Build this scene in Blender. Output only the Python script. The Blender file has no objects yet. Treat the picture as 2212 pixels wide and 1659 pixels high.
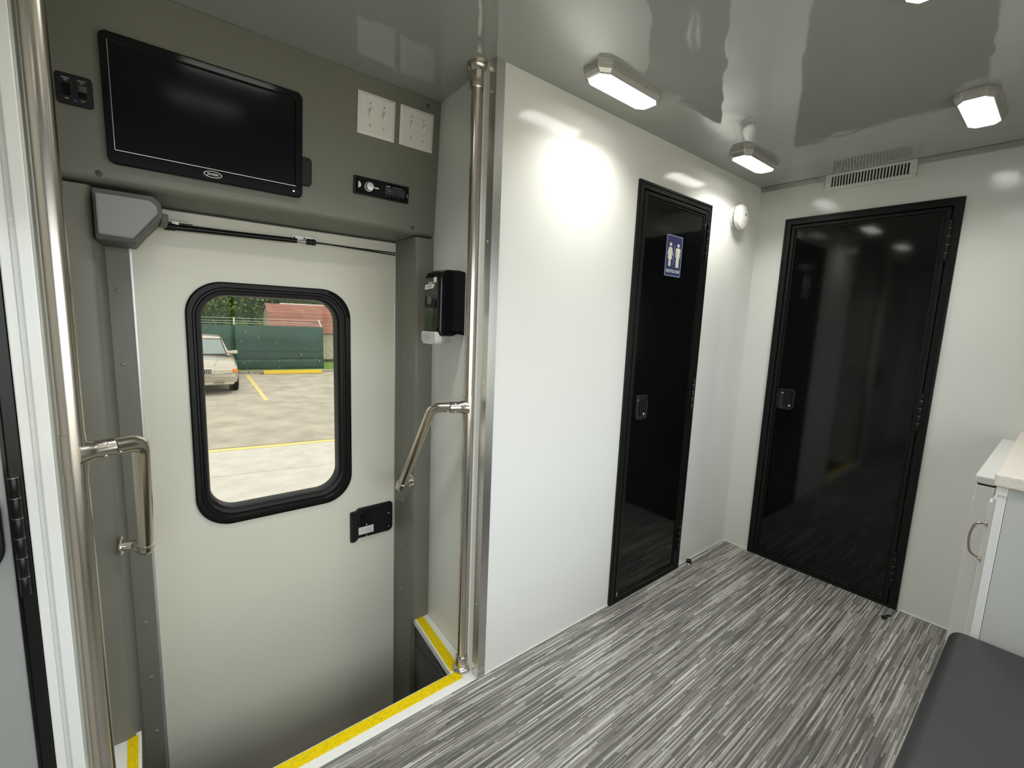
import bpy, bmesh, math, random
from mathutils import Vector, Matrix, noise
random.seed(7)
SC = bpy.context.scene
COL = SC.collection

# ------------------------------------------------------------------ camera, world, sun, exposure
cam_d = bpy.data.cameras.new('camera')
cam = bpy.data.objects.new('camera', cam_d); COL.objects.link(cam)
cam_d.sensor_fit = 'HORIZONTAL'; cam_d.sensor_width = 36.0
cam_d.lens = 984.25 * 36.0 / 2212.0
cam_d.clip_start = 0.02; cam_d.clip_end = 200
cr = Vector((0.7753549, -0.63028764, 0.03952562)); cu = Vector((0.05697114, 0.13214141, 0.98959231)); cf = Vector((0.62895077, 0.76503343, -0.13836469))
cam.matrix_world = Matrix(((cr.x, cu.x, -cf.x, -0.8646), (cr.y, cu.y, -cf.y, -1.1793), (cr.z, cu.z, -cf.z, 1.2662), (0, 0, 0, 1)))
SC.camera = cam

W = bpy.data.worlds.new('overcast_sky'); SC.world = W; W.use_nodes = True
wn = W.node_tree.nodes; wl = W.node_tree.links; wn.clear()
w_out = wn.new('ShaderNodeOutputWorld'); w_bg = wn.new('ShaderNodeBackground'); w_bg.inputs[1].default_value = 4.2
w_n = wn.new('ShaderNodeTexNoise'); w_n.inputs['Scale'].default_value = 2.2; w_n.inputs['Detail'].default_value = 5
w_r = wn.new('ShaderNodeValToRGB'); w_r.color_ramp.elements[0].position = .35; w_r.color_ramp.elements[1].position = .65
w_r.color_ramp.elements[0].color = (.78, .86, .95, 1); w_r.color_ramp.elements[1].color = (1, 1, .98, 1)
w_t = wn.new('ShaderNodeTexCoord')
wl.new(w_t.outputs['Generated'], w_n.inputs['Vector']); wl.new(w_n.outputs['Fac'], w_r.inputs[0]); wl.new(w_r.outputs[0], w_bg.inputs[0]); wl.new(w_bg.outputs[0], w_out.inputs[0])

sun_d = bpy.data.lights.new('sun', 'SUN'); sun_d.energy = 4.0; sun_d.angle = math.radians(12); sun_d.color = (1, .96, .88)
sun = bpy.data.objects.new('sun', sun_d); COL.objects.link(sun)
sun.rotation_euler = (math.radians(14), math.radians(18), 0)      # high sun behind thin cloud, from over the vehicle's roof
def portal(name, loc, rx, sx, sy):
    d = bpy.data.lights.new(name, 'AREA'); d.shape = 'RECTANGLE'; d.size = sx; d.size_y = sy; d.cycles.is_portal = True
    o = bpy.data.objects.new(name, d); COL.objects.link(o); o.location = loc; o.rotation_euler = (rx, 0, 0)
portal('door_window_portal', (-.495, .64, .94), math.radians(-90), .5, .8)
portal('fill_window_portal', (-.29, -1.84, 1.06), math.radians(90), 2.86, 1.12)  # guides sampling through the added fill window
LAMP = 6.0                                                         # glow of the frosted LED lenses
LAMP_W = 2.4                                                       # watts of light each lamp throws down

SC.view_settings.view_transform = 'Standard'; SC.view_settings.look = 'None'
SC.view_settings.gamma = 1.0; SC.view_settings.exposure = 0.20
SC.view_settings.use_curve_mapping = False

# ------------------------------------------------------------------ materials
def mat(name, color, rough=.5, metal=0.0, spec=.5, bump=None, coat=0, emit=None, noisecol=None, aniso=0):
    m = bpy.data.materials.new(name); m.use_nodes = True
    nt = m.node_tree; b = nt.nodes['Principled BSDF']
    b.inputs['Base Color'].default_value = (*color, 1); b.inputs['Roughness'].default_value = rough
    b.inputs['Metallic'].default_value = metal; b.inputs['Specular IOR Level'].default_value = spec
    b.inputs['Coat Weight'].default_value = coat
    tc = nt.nodes.new('ShaderNodeTexCoord')
    if bump:                      # (scale, strength, distance, detail)
        n = nt.nodes.new('ShaderNodeTexNoise'); n.inputs['Scale'].default_value = bump[0]
        n.inputs['Detail'].default_value = bump[3] if len(bump) > 3 else 2
        bp = nt.nodes.new('ShaderNodeBump'); bp.inputs['Strength'].default_value = bump[1]; bp.inputs['Distance'].default_value = bump[2]
        nt.links.new(tc.outputs['Object'], n.inputs['Vector']); nt.links.new(n.outputs['Fac'], bp.inputs['Height']); nt.links.new(bp.outputs[0], b.inputs['Normal'])
    if noisecol:                  # (scale, other colour, lo, hi)
        n = nt.nodes.new('ShaderNodeTexNoise'); n.inputs['Scale'].default_value = noisecol[0]; n.inputs['Detail'].default_value = 6
        r = nt.nodes.new('ShaderNodeValToRGB'); r.color_ramp.elements[0].position = noisecol[2]; r.color_ramp.elements[1].position = noisecol[3]
        r.color_ramp.elements[0].color = (*color, 1); r.color_ramp.elements[1].color = (*noisecol[1], 1)
        nt.links.new(tc.outputs['Object'], n.inputs['Vector']); nt.links.new(n.outputs['Fac'], r.inputs[0]); nt.links.new(r.outputs[0], b.inputs['Base Color'])
    if emit:
        b.inputs['Emission Color'].default_value = (*emit[0], 1); b.inputs['Emission Strength'].default_value = emit[1]
    return m

WHITE = mat('white_wall_panel', (.745, .75, .712), .085, spec=.5, bump=(260, .25, .0006))
CEIL = mat('gloss_ceiling_panel', (.345, .36, .338), .045, spec=.5, bump=(5.5, .6, .0075, 2))
CEIL.node_tree.nodes['Principled BSDF'].inputs['IOR'].default_value = 1.8
STEPW = mat('satin_white_wall', (.74, .75, .71), .38)
GREY = mat('grey_vinyl', (.175, .173, .142), .42, spec=.4, bump=(900, .25, .0004))
GREYD = mat('grey_vinyl_smooth', (.098, .095, .078), .38, spec=.4)
DOORW = mat('painted_door_white', (.68, .665, .56), .33, bump=(6, .1, .002))
ALU = mat('aluminium', (.62, .62, .60), .28, metal=1)
ALUW = mat('anodised_light_edge', (.55, .57, .56), .35, metal=.6)
STEEL = mat('brushed_stainless', (.56, .52, .46), .24, metal=1, bump=(1500, .15, .0003))
CHROME = mat('chrome', (.8, .8, .78), .12, metal=1)
ZINC = mat('zinc_plate', (.55, .57, .52), .3, metal=1)
BLACKG = mat('gloss_black_laminate', (.0035, .0035, .0037), .07, spec=.42)
BLACKF = mat('black_frame_metal', (.0075, .0075, .007), .3, spec=.28)
BLACKP = mat('black_plastic', (.008, .008, .009), .40, spec=.28)
BLACKS = mat('black_gloss_plastic', (.005, .005, .006), .12, spec=.3)
RUBBER = mat('black_rubber', (.012, .012, .012), .55, spec=.3)
SCREEN = mat('screen_glass', (.004, .0045, .006), .13, spec=.25)
WPLAS = mat('white_plastic', (.74, .74, .70), .35)
WTOG = mat('white_toggle', (.80, .80, .76), .3)
SLOT = mat('dark_slot', (.02, .02, .02), .7)
LAMPH = mat('lamp_housing', (.52, .50, .47), .22, metal=.55)
LENS = mat('lamp_lens', (.9, .9, .9), .3, emit=((1.0, .985, .93), LAMP))
YEL = mat('yellow_grit_strip', (.86, .66, .004), .8, spec=.15, bump=(900, 1, .001), noisecol=(120, (.70, .50, .004), .45, .7))
NOSE = mat('white_nosing', (.80, .81, .77), .35)
LGREY = mat('grey_plastic_cover', (.22, .23, .225), .55, bump=(900, .3, .0003))
SCR = mat('painted_screw_head', (.24, .24, .21), .3)
LGREYD = mat('grey_plastic_rim', (.075, .077, .072), .5)
CABG = mat('cabinet_grey_laminate', (.50, .51, .49), .4)
CABW = mat('cabinet_white', (.72, .72, .70), .3)
QUARTZ = mat('beige_quartz', (.66, .61, .53), .3, noisecol=(240, (.74, .70, .64), .4, .62))
NICKEL = mat('satin_nickel', (.50, .45, .40), .25, metal=1)
LEATHER = mat('black_vinyl_seat', (.028, .029, .030), .42, bump=(700, .4, .0005))
DGREY = mat('grey_door_laminate', (.30, .31, .29), .3)
TINT = mat('tinted_glass', (.004, .005, .005), .05)
BLUE = mat('sign_blue', (.038, .042, .125), .4)
CREAM = mat('sign_cream', (.72, .73, .62), .5)
SBORD = mat('sign_border', (.36, .42, .60), .5)
PRINTW = mat('white_print', (.68, .72, .70), .5)
PRINTB = mat('blue_print', (.02, .06, .30), .5)
LEDB = mat('blue_led', (.1, .3, 1), .3, emit=((.15, .35, 1), 6))
LCD = mat('grey_lcd', (.035, .045, .05), .2)
PAPER = mat('white_sticker', (.60, .60, .57), .5)

def ramp(nt, stops, interp='LINEAR'):
    r = nt.nodes.new('ShaderNodeValToRGB'); r.color_ramp.interpolation = interp
    e = r.color_ramp.elements
    while len(e) < len(stops): e.new(.5)
    for k, (p, c) in enumerate(stops): e[k].position = p; e[k].color = (*c, 1)
    return r

def vinyl(name, along, across, dark=1.0):
    """striped woven-look vinyl: random dashes running along one axis"""
    m = bpy.data.materials.new(name); m.use_nodes = True
    nt = m.node_tree; L = nt.links; N = nt.nodes; b = N['Principled BSDF']
    tc = N.new('ShaderNodeTexCoord'); sep = N.new('ShaderNodeSeparateXYZ'); L.new(tc.outputs['Object'], sep.inputs[0])
    def mt(op, a, c=None):
        n = N.new('ShaderNodeMath'); n.operation = op
        for i, v in enumerate((a, c)):
            if v is None: continue
            if isinstance(v, (int, float)): n.inputs[i].default_value = v
            else: L.new(v, n.inputs[i])
        return n.outputs[0]
    A = sep.outputs[along]; B = sep.outputs[across]
    def layer(w, ln, seed, jit=.0):
        row = mt('FLOOR', mt('DIVIDE', B, w))
        rn = N.new('ShaderNodeTexWhiteNoise'); rn.noise_dimensions = '2D'
        cb = N.new('ShaderNodeCombineXYZ'); L.new(row, cb.inputs[0]); cb.inputs[1].default_value = seed; L.new(cb.outputs[0], rn.inputs['Vector'])
        # dash length varies from row to row
        lenr = mt('MULTIPLY', mt('ADD', rn.outputs['Value'], .35), ln)
        seg = mt('FLOOR', mt('ADD', mt('DIVIDE', A, lenr), mt('MULTIPLY', rn.outputs['Value'], 37.0)))
        wn_ = N.new('ShaderNodeTexWhiteNoise'); wn_.noise_dimensions = '3D'
        c2 = N.new('ShaderNodeCombineXYZ'); L.new(row, c2.inputs[0]); L.new(seg, c2.inputs[1]); c2.inputs[2].default_value = seed
        L.new(c2.outputs[0], wn_.inputs['Vector']); return wn_.outputs['Value']
    v = mt('ADD', mt('ADD', mt('MULTIPLY', layer(.0033, .40, 3.1), .50), mt('MULTIPLY', layer(.0072, .60, 8.7), .12)), mt('MULTIPLY', layer(.0050, .22, 5.3), .38))
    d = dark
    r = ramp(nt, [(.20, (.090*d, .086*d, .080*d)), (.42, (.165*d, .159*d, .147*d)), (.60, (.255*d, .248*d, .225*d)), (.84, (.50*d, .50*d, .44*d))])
    L.new(v, r.inputs[0])
    nz = N.new('ShaderNodeTexNoise'); nz.inputs['Scale'].default_value = 420; L.new(tc.outputs['Object'], nz.inputs['Vector'])
    mx = N.new('ShaderNodeMix'); mx.data_type = 'RGBA'; mx.blend_type = 'MULTIPLY'; mx.inputs[0].default_value = .35
    L.new(r.outputs[0], mx.inputs[6]); L.new(nz.outputs['Color'], mx.inputs[7])
    hs = N.new('ShaderNodeHueSaturation'); hs.inputs['Saturation'].default_value = .8; hs.inputs['Value'].default_value = 1.2
    L.new(mx.outputs[2], hs.inputs['Color']); L.new(hs.outputs[0], b.inputs['Base Color'])
    bp = N.new('ShaderNodeBump'); bp.inputs['Strength'].default_value = .35; bp.inputs['Distance'].default_value = .0006
    L.new(v, bp.inputs['Height']); L.new(bp.outputs[0], b.inputs['Normal'])
    b.inputs['Roughness'].default_value = .42; b.inputs['Specular IOR Level'].default_value = .35
    return m
VINYL = vinyl('striped_vinyl_floor', 0, 1)
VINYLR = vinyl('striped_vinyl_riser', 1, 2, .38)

# ------------------------------------------------------------------ helpers
def tag(o, label=None, cat=None, group=None, kind=None):
    if label: o['label'] = label
    if cat: o['category'] = cat
    if group: o['group'] = group
    if kind: o['kind'] = kind
    return o

def frame(loc, right, up):
    """local x = right, y = up, z = out of the surface"""
    r = Vector(right).normalized(); u = Vector(up).normalized(); o = r.cross(u)
    return Matrix(((r.x, u.x, o.x, loc[0]), (r.y, u.y, o.y, loc[1]), (r.z, u.z, o.z, loc[2]), (0, 0, 0, 1)))

def empty(name, loc=(0, 0, 0), label=None, cat=None, group=None, kind=None, M=None):
    o = bpy.data.objects.new(name, None); COL.objects.link(o); o.empty_display_size = .05
    o.matrix_world = M if M is not None else Matrix.Translation(loc)
    return tag(o, label, cat, group, kind)

class MB:
    def __init__(s): s.bm = bmesh.new()
    def _new(s, n0, mi):
        s.bm.faces.ensure_lookup_table()
        for f in s.bm.faces[n0:]: f.material_index = mi
    def box(s, x0, x1, y0, y1, z0, z1, bev=0, seg=2, mi=0):
        n0 = len(s.bm.faces)
        g = bmesh.ops.create_cube(s.bm, size=1)
        vs = g['verts']
        for v in vs: v.co = Vector(((x0+x1)/2 + v.co.x*(x1-x0), (y0+y1)/2 + v.co.y*(y1-y0), (z0+z1)/2 + v.co.z*(z1-z0)))
        if bev:
            es = list({e for v in vs for e in v.link_edges})
            bmesh.ops.bevel(s.bm, geom=es, offset=bev, segments=seg, profile=.6, affect='EDGES')
        s._new(n0, mi); return s
    def prism(s, pts, h0, h1, axis='z', bev=0, seg=2, mi=0, smooth=False):
        """2D outline extruded along an axis; order of pts = the two other axes in xyz order"""
        def P(a, b, c): return {'z': (a, b, c), 'y': (a, c, b), 'x': (c, a, b)}[axis]
        n0 = len(s.bm.faces)
        lo = [s.bm.verts.new(P(a, b, h0)) for a, b in pts]; hi = [s.bm.verts.new(P(a, b, h1)) for a, b in pts]
        n = len(pts); f0 = s.bm.faces.new(lo[::-1]); f1 = s.bm.faces.new(hi)
        sides = [s.bm.faces.new((lo[i], lo[(i+1) % n], hi[(i+1) % n], hi[i])) for i in range(n)]
        if bev:
            bmesh.ops.bevel(s.bm, geom=list(f1.edges), offset=bev, segments=seg, profile=.6, affect='EDGES')
        s._new(n0, mi); return s
    def ring(s, outer, inner, h0, h1, bev=0, mi=0, axis='z'):
        """frame between two outlines with the same number of points"""
        def P(a, b, c): return {'z': (a, b, c), 'y': (a, c, b), 'x': (c, a, b)}[axis]
        n0 = len(s.bm.faces); n = len(outer)
        A = [s.bm.verts.new(P(a, b, h1)) for a, b in outer]; B = [s.bm.verts.new(P(a, b, h1)) for a, b in inner]
        Cc = [s.bm.verts.new(P(a, b, h0)) for a, b in outer]; D = [s.bm.verts.new(P(a, b, h0)) for a, b in inner]
        for i in range(n):
            j = (i+1) % n
            s.bm.faces.new((A[i], A[j], B[j], B[i])); s.bm.faces.new((Cc[j], Cc[i], D[i], D[j]))
            s.bm.faces.new((A[j], A[i], Cc[i], Cc[j])); s.bm.faces.new((B[i], B[j], D[j], D[i]))
        s._new(n0, mi)
        return s
    def tube(s, path, r, n=20, caps=True, mi=0):
        n0 = len(s.bm.faces); path = [Vector(p) for p in path]; rings = []
        rs = r if isinstance(r, (list, tuple)) else [r]*len(path)
        t0 = (path[1]-path[0]).normalized(); ref = Vector((0, 0, 1)) if abs(t0.z) < .9 else Vector((1, 0, 0))
        u = t0.cross(ref).normalized()
        for i, p in enumerate(path):
            t = ((path[i+1] if i < len(path)-1 else p) - (path[i-1] if i else p)).normalized()
            u = (u - t*u.dot(t)).normalized(); w = t.cross(u)
            rings.append([s.bm.verts.new(p + (u*math.cos(a) + w*math.sin(a))*rs[i]) for a in [2*math.pi*k/n for k in range(n)]])
        for a, b in zip(rings, rings[1:]):
            for k in range(n): s.bm.faces.new((a[k], a[(k+1) % n], b[(k+1) % n], b[k]))
        if caps: s.bm.faces.new(rings[0][::-1]); s.bm.faces.new(rings[-1])
        s._new(n0, mi); return s
    def lathe(s, prof, c=(0, 0, 0), axis=(0, 0, 1), n=28, mi=0, sx=1, sy=1):
        n0 = len(s.bm.faces); ax = Vector(axis).normalized(); ref = Vector((1, 0, 0)) if abs(ax.x) < .9 else Vector((0, 1, 0))
        u = (ref - ax*ref.dot(ax)).normalized(); w = ax.cross(u); c = Vector(c); rings = []
        for (r, h) in prof:
            if r <= 1e-6: rings.append([s.bm.verts.new(c + ax*h)])
            else: rings.append([s.bm.verts.new(c + ax*h + u*r*sx*math.cos(2*math.pi*k/n) + w*r*sy*math.sin(2*math.pi*k/n)) for k in range(n)])
        for a, b in zip(rings, rings[1:]):
            for k in range(n):
                j = (k+1) % n
                if len(a) == 1 and len(b) == 1: continue
                if len(a) == 1: s.bm.faces.new((a[0], b[j], b[k]))
                elif len(b) == 1: s.bm.faces.new((a[k], a[j], b[0]))
                else: s.bm.faces.new((a[k], a[j], b[j], b[k]))
        if len(rings[0]) > 1: s.bm.faces.new(rings[0][::-1])
        if len(rings[-1]) > 1: s.bm.faces.new(rings[-1])
        s._new(n0, mi); return s
    def quad(s, a, b, c, d, mi=0):
        f = s.bm.faces.new([s.bm.verts.new(p) for p in (a, b, c, d)]); f.material_index = mi; return s
    def build(s, name, mats, parent=None, smooth=None, M=None, bevel=0):
        bmesh.ops.recalc_face_normals(s.bm, faces=s.bm.faces)
        me = bpy.data.meshes.new(name)
        if smooth is not None:
            for f in s.bm.faces: f.smooth = True
            for e in s.bm.edges:
                if len(e.link_faces) == 2 and e.calc_face_angle(0) > math.radians(smooth): e.smooth = False
        s.bm.to_mesh(me); s.bm.free()
        for m in (mats if isinstance(mats, (list, tuple)) else [mats]): me.materials.append(m)
        o = bpy.data.objects.new(name, me); COL.objects.link(o)
        if parent is not None: o.parent = parent
        if M is not None: o.matrix_world = M
        if bevel:
            bv = o.modifiers.new('bevel', 'BEVEL'); bv.width = bevel; bv.segments = 2; bv.limit_method = 'ANGLE'
        return o

def rrect(x0, x1, y0, y1, r, n=6):
    pts = []
    rr = r if isinstance(r, (list, tuple)) else [r]*4        # TR, TL, BL, BR
    for (cx, cy, a0, q) in ((x1, y1, 0, rr[0]), (x0, y1, 90, rr[1]), (x0, y0, 180, rr[2]), (x1, y0, 270, rr[3])):
        sx = -1 if cx == x1 else 1; sy = -1 if cy == y1 else 1
        for k in range(n+1):
            a = math.radians(a0 + 90*k/n); pts.append((cx + sx*q + q*math.cos(a), cy + sy*q + q*math.sin(a)))
    return pts

def circ(cx, cy, rx, ry=None, n=20, a0=0, a1=360):
    ry = ry or rx; m = n if a1-a0 == 360 else n+1
    return [(cx + rx*math.cos(math.radians(a0 + (a1-a0)*k/n)), cy + ry*math.sin(math.radians(a0 + (a1-a0)*k/n))) for k in range(m)]

def dome(mb, c, r, axis, h=None, mi=0, n=14):
    h = h or r*.5
    return mb.lathe([(r, 0), (r*.93, h*.45), (r*.65, h*.82), (0, h)], c, axis, n=n, mi=mi)

def text(name, s, size, loc, mat_, parent, depth=.0006, sx=1.0, align='CENTER', shear=0, weight=0):
    cu_ = bpy.data.curves.new(name, 'FONT'); cu_.body = s; cu_.size = size; cu_.extrude = depth; cu_.align_x = align; cu_.align_y = 'CENTER'
    cu_.resolution_u = 3; cu_.shear = shear; cu_.offset = weight
    t = bpy.data.objects.new(name, cu_); COL.objects.link(t)
    dg = bpy.context.evaluated_depsgraph_get(); me = bpy.data.meshes.new_from_object(t.evaluated_get(dg))
    bpy.data.objects.remove(t); bpy.data.curves.remove(cu_)
    for v in me.vertices: v.co = Vector((v.co.x*sx + loc[0], v.co.y + loc[1], v.co.z + loc[2]))
    me.name = name; me.materials.clear(); me.materials.append(mat_)
    o = bpy.data.objects.new(name, me); COL.objects.link(o); o.parent = parent
    return o

def dup(root):
    c = root.copy(); COL.objects.link(c)
    for ch in list(root.children):
        k = ch.copy(); COL.objects.link(k); k.parent = c
        for g in list(ch.children):
            q = g.copy(); COL.objects.link(q); q.parent = k
    return c

def bez(points, r, n=8):
    """polyline with rounded corners"""
    P = [Vector(p) for p in points]; out = [P[0]]
    for i in range(1, len(P)-1):
        a = (P[i-1]-P[i]); b = (P[i+1]-P[i]); ra = min(r, a.length*.48, b.length*.48)
        p0 = P[i] + a.normalized()*ra; p1 = P[i] + b.normalized()*ra
        for k in range(n+1):
            t = k/n; out.append(p0*(1-t)**2 + P[i]*2*t*(1-t) + p1*t*t)
    out.append(P[-1]); return out

# ------------------------------------------------------------------ room constants (metres)
H = 2.03; XF = 1.807; YO = -1.78; XB = -2.7
D1 = (.718, 1.291, 1.845)       # restroom door opening
D2 = (-.823, -.143, 1.845)      # end wall door opening (y)
def slx(y): return .002 + .07*y # stepwell side wall

# ---- floor, ceiling
tag(MB().box(XB, XF, YO, 0, -.06, 0).build('floor', VINYL), 'grey striped vinyl floor of the vehicle', 'floor', kind='structure')
tag(MB().box(XB-.05, XF+.06, YO-.06, .75, H, H+.05).build('ceiling', CEIL), 'glossy pale grey ceiling panel', 'ceiling', kind='structure')

# ---- walls
w = MB()
w.box(0, D1[0], .001, .05, 0, H); w.box(D1[1], XF, .001, .05, 0, H); w.box(D1[0], D1[1], .001, .05, D1[2], H)
tag(w.build('wall_restroom', WHITE), 'glossy white side wall holding the restroom door', 'wall', kind='structure')
w = MB()
w.box(XF, XF+.05, D2[1], .05, 0, H); w.box(XF, XF+.05, YO, D2[0], 0, H); w.box(XF, XF+.05, D2[0], D2[1], D2[2], H)
tag(w.build('wall_end', WHITE), 'glossy white end wall holding the wide black door', 'wall', kind='structure')
w = MB()
w.prism([(slx(.05), .05), (slx(.66), .66), (slx(.66)+.04, .66), (slx(.05)+.04, .05)], 0.0, H)
tag(w.build('wall_stepwell_right', STEPW), 'narrow white wall beside the entry steps behind the steel pole', 'wall', kind='structure')
w = MB(); w.box(-1.04, -1.0, .001, .66, 0.0, H)
tag(w.build('wall_stepwell_left', STEPW), 'narrow white wall left of the entry steps', 'wall', kind='structure')
w = MB()
w.box(-1.019, -1.0, -.012, 0, 0, H, .002); w.box(-1.0415, -1.027, -.008, 0.02, 0, H, .002); w.box(-1.03, -1.01, -.001, .02, 0, H)
w.box(-1.80, XB, -.001, .03, 0, H); w.box(-1.0455, -1.80, -.001, .03, 1.95, H)
tag(w.build('wall_partition', WHITE), 'white partition edge left of the left steel pole', 'wall', kind='structure')
WA, WB, WC, WD = -1.7, 1.12, .52, 1.60  # opening for the assumed window that brings in fill daylight
w = MB(); w.box(XB, WA, YO-.05, YO, 0, H); w.box(WB, XF+.05, YO-.05, YO, 0, H); w.box(WA, WB, YO-.05, YO, 0, WC); w.box(WA, WB, YO-.05, YO, WD, H)
tag(w.build('wall_opposite', WHITE), 'white wall opposite the entry, behind the bench', 'wall', kind='structure')
tag(MB().box(XB-.05, XB, YO, .03, 0, H).build('wall_rear', WHITE), 'white wall behind the photographer', 'wall', kind='structure')

# ---- header over the entry: padded grey vinyl, leaning in at the top
hd = MB()
prof = [(.37, H-.001), (.4105, 1.592)] + [(.4105+.022*(1-math.cos(a)), 1.577-.022*math.sin(a)+.012) for a in [math.radians(k) for k in (15, 35, 55, 75, 90)]] + [(.60, 1.558), (.60, H-.001)]
hd.prism(prof, -1.0, slx(.40)+.002, 'x')
hdr = tag(hd.build('wall_header', GREY, smooth=40), 'grey padded vinyl panel above the entry door holding the television', 'wall', kind='structure')
UP = Vector((0, -.045, .475)).normalized()
PAN = frame((0, .415, 1.555), (1, 0, 0), UP)          # local frame of the leaning panel face
def on_panel(x, y): return PAN @ Matrix.Translation((x, y, .0015))
for (x, y) in ((-.919, .034), (-.024, .452), (-.062, .034)):
    s = MB(); dome(s, (0, 0, 0), .0075, (0, 0, 1), .003)
    s.lathe([(.0022, .0028), (.0022, .0036), (0, .0036)], (0, 0, 0), mi=1, n=8)
    o = s.build('panel_screw', [LGREYD, SLOT], smooth=40); o.parent = hdr; o.matrix_world = on_panel(x, y)

# ---- grey pillars either side of the entry door
p = MB()
pts = [(slx(.415)-.001, .415)] + [(-.045+.014*(1-math.cos(a)), .415+.014*(1-math.sin(a))) for a in [math.radians(k) for k in (90, 65, 45, 25, 0)]] + [(-.045, .60), (slx(.6)-.001, .60)]
p.prism(pts, 0.0, 1.56, 'z')
p.box(-.045, slx(.6)-.001, .432, .60, -.64, 0.0)
pr = tag(p.build('wall_pillar_right', GREY, smooth=50), 'grey vinyl pillar on the hinge side of the entry door', 'wall', kind='structure')
p = MB()
pts = [(-.999, .415)] + [(-.937-.014*(1-math.sin(a)), .415+.014*(1-math.cos(a))) for a in [math.radians(k) for k in (0, 25, 45, 65, 90)]] + [(-.930, .50), (-.925, .585), (-.874, .587), (-.874, .63), (-.999, .63)]
p.prism(pts, 0.0, 1.558, 'z')
p.prism([(-.999, .44), (-.935, .44), (-.925, .585), (-.874, .587), (-.874, .63), (-.999, .63)], -.64, 0.0, 'z')
pl = tag(p.build('wall_pillar_left', GREY, smooth=50), 'grey vinyl pillar on the left of the entry door', 'wall', kind='structure')
for (y, z) in ((.495, 1.303), (.50, 1.106), (.50, .904), (.502, .708), (.51, .50), (.515, .30), (.52, .095), (.52, -.077), (.52, -.25)):
    s = MB(); dome(s, (-.045, y, z), .0055, (-1, 0, 0), .003); s.build('screw', SCR, pr, smooth=40)
for (x, y, z) in ((-.038+.02, .4145, 1.285), (-.018, .4145, 1.12), (-.02, .4145, .93), (-.02, .4145, .16)):
    s = MB(); dome(s, (x, y, z), .0045, (0, -1, 0), .0025); s.build('screw', SCR, pr, smooth=40)
for (x, z) in ((-.905, 1.306), (-.905, 1.092), (-.90, .673), (-.90, .536), (-.90, .256), (-.897, .058), (-.893, -.144)):
    s = MB(); dome(s, (x, .586, z), .0062, (0, -1, 0), .003); s.build('screw', SCR, pl, smooth=40)

# ---- stepwell below the floor
s = MB()
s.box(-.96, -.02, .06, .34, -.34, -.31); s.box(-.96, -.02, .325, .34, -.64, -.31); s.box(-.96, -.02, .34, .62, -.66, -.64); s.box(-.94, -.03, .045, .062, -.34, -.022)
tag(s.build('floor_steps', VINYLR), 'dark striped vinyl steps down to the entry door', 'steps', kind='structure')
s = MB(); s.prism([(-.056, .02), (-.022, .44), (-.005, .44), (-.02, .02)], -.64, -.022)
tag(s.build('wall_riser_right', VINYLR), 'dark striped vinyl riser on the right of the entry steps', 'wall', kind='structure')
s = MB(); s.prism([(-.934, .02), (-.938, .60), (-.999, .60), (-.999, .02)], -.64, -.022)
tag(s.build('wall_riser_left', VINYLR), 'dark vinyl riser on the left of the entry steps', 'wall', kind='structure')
# nosings: white lip with a yellow grit strip
n = MB(); n.box(-.999, -.001, .0, .0745, -.022, .003, .0015)
t1 = tag(n.build('trim_1', NOSE), 'white step edge with a yellow grit strip along the main floor', 'trim', kind='structure')
MB().box(-.975, -.040, .031, .070, .003, .0048, .0006).build('grip_strip', YEL, t1)
n = MB(); n.prism([(-.066, .0745), (-.031, .431), (slx(.431)-.001, .431), (slx(.0745)-.001, .0745)], -.022, .003, bev=.0012)
t2 = tag(n.build('trim_2', NOSE), 'narrow ledge right of the steps with a yellow grit strip', 'trim', kind='structure')
MB().prism([(-.061, .080), (-.025, .413), (.006, .413), (-.024, .080)], .003, .0048).build('grip_strip', YEL, t2)
n = MB(); n.prism([(-.926, .0745), (-.926, .431), (-.999, .431), (-.999, .0745)], -.022, .003)
t3 = tag(n.build('trim_3', NOSE), 'narrow ledge left of the steps with a yellow grit strip', 'trim', kind='structure')
MB().prism([(-.933, .080), (-.933, .418), (-.957, .418), (-.957, .080)], .003, .0048).build('grip_strip', YEL, t3)

# ---- aluminium corner trim on the wall end, white bead beside it
n = MB()
n.prism([(-.004, -.004), (.028, -.004), (.028, -.001), (0.0, -.001), (0.0, .030), (-.004, .030)], 0.0, H, bev=0)
t4 = tag(n.build('trim_4', ALU), 'bright aluminium angle trim on the wall corner', 'trim', kind='structure')
for z in (1.94, 1.507, 1.06, .66, .28):
    q = MB(); dome(q, (-.004, .016, z), .004, (-1, 0, 0), .0022); q.build('rivet', CHROME, t4, smooth=40)
n = MB(); n.box(-.003, .004, .032, .058, .003, H, .001); n.box(-.006, .001, .056, .062, .003, H, .001)
tag(n.build('trim_5', STEPW), 'white plastic wall edging between pole and aluminium trim', 'trim', kind='structure')
# ceiling strip along the end wall
n = MB(); n.box(XF-.006, XF-.0005, YO, -.001, 2.004, H-.001, .001)
t6 = tag(n.build('trim_6', ALU), 'aluminium strip between end wall and ceiling', 'trim', kind='structure')
for y in (-.035, -.165, -.255, -.70, -.82, -1.05, -1.25, -1.45):
    q = MB(); dome(q, (XF-.006, y, 2.017), .0045, (-1, 0, 0), .002); q.build('rivet', ALUW, t6, smooth=40)
n = MB(); n.box(.029, D1[0]-.001, -.0035, 0.0, 0.0, .005, .001); n.box(D1[1]+.001, XF-.001, -.0035, 0, 0, .005, .001); n.box(XF-.004, XF, -.142, -.004, 0, .005, .001); n.box(XF-.004, XF, -1.05, D2[0]-.002, 0, .005, .001)
tag(n.build('baseboard_right', CABW), 'thin white sealant line where the walls meet the floor', 'baseboard', kind='structure')

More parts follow.
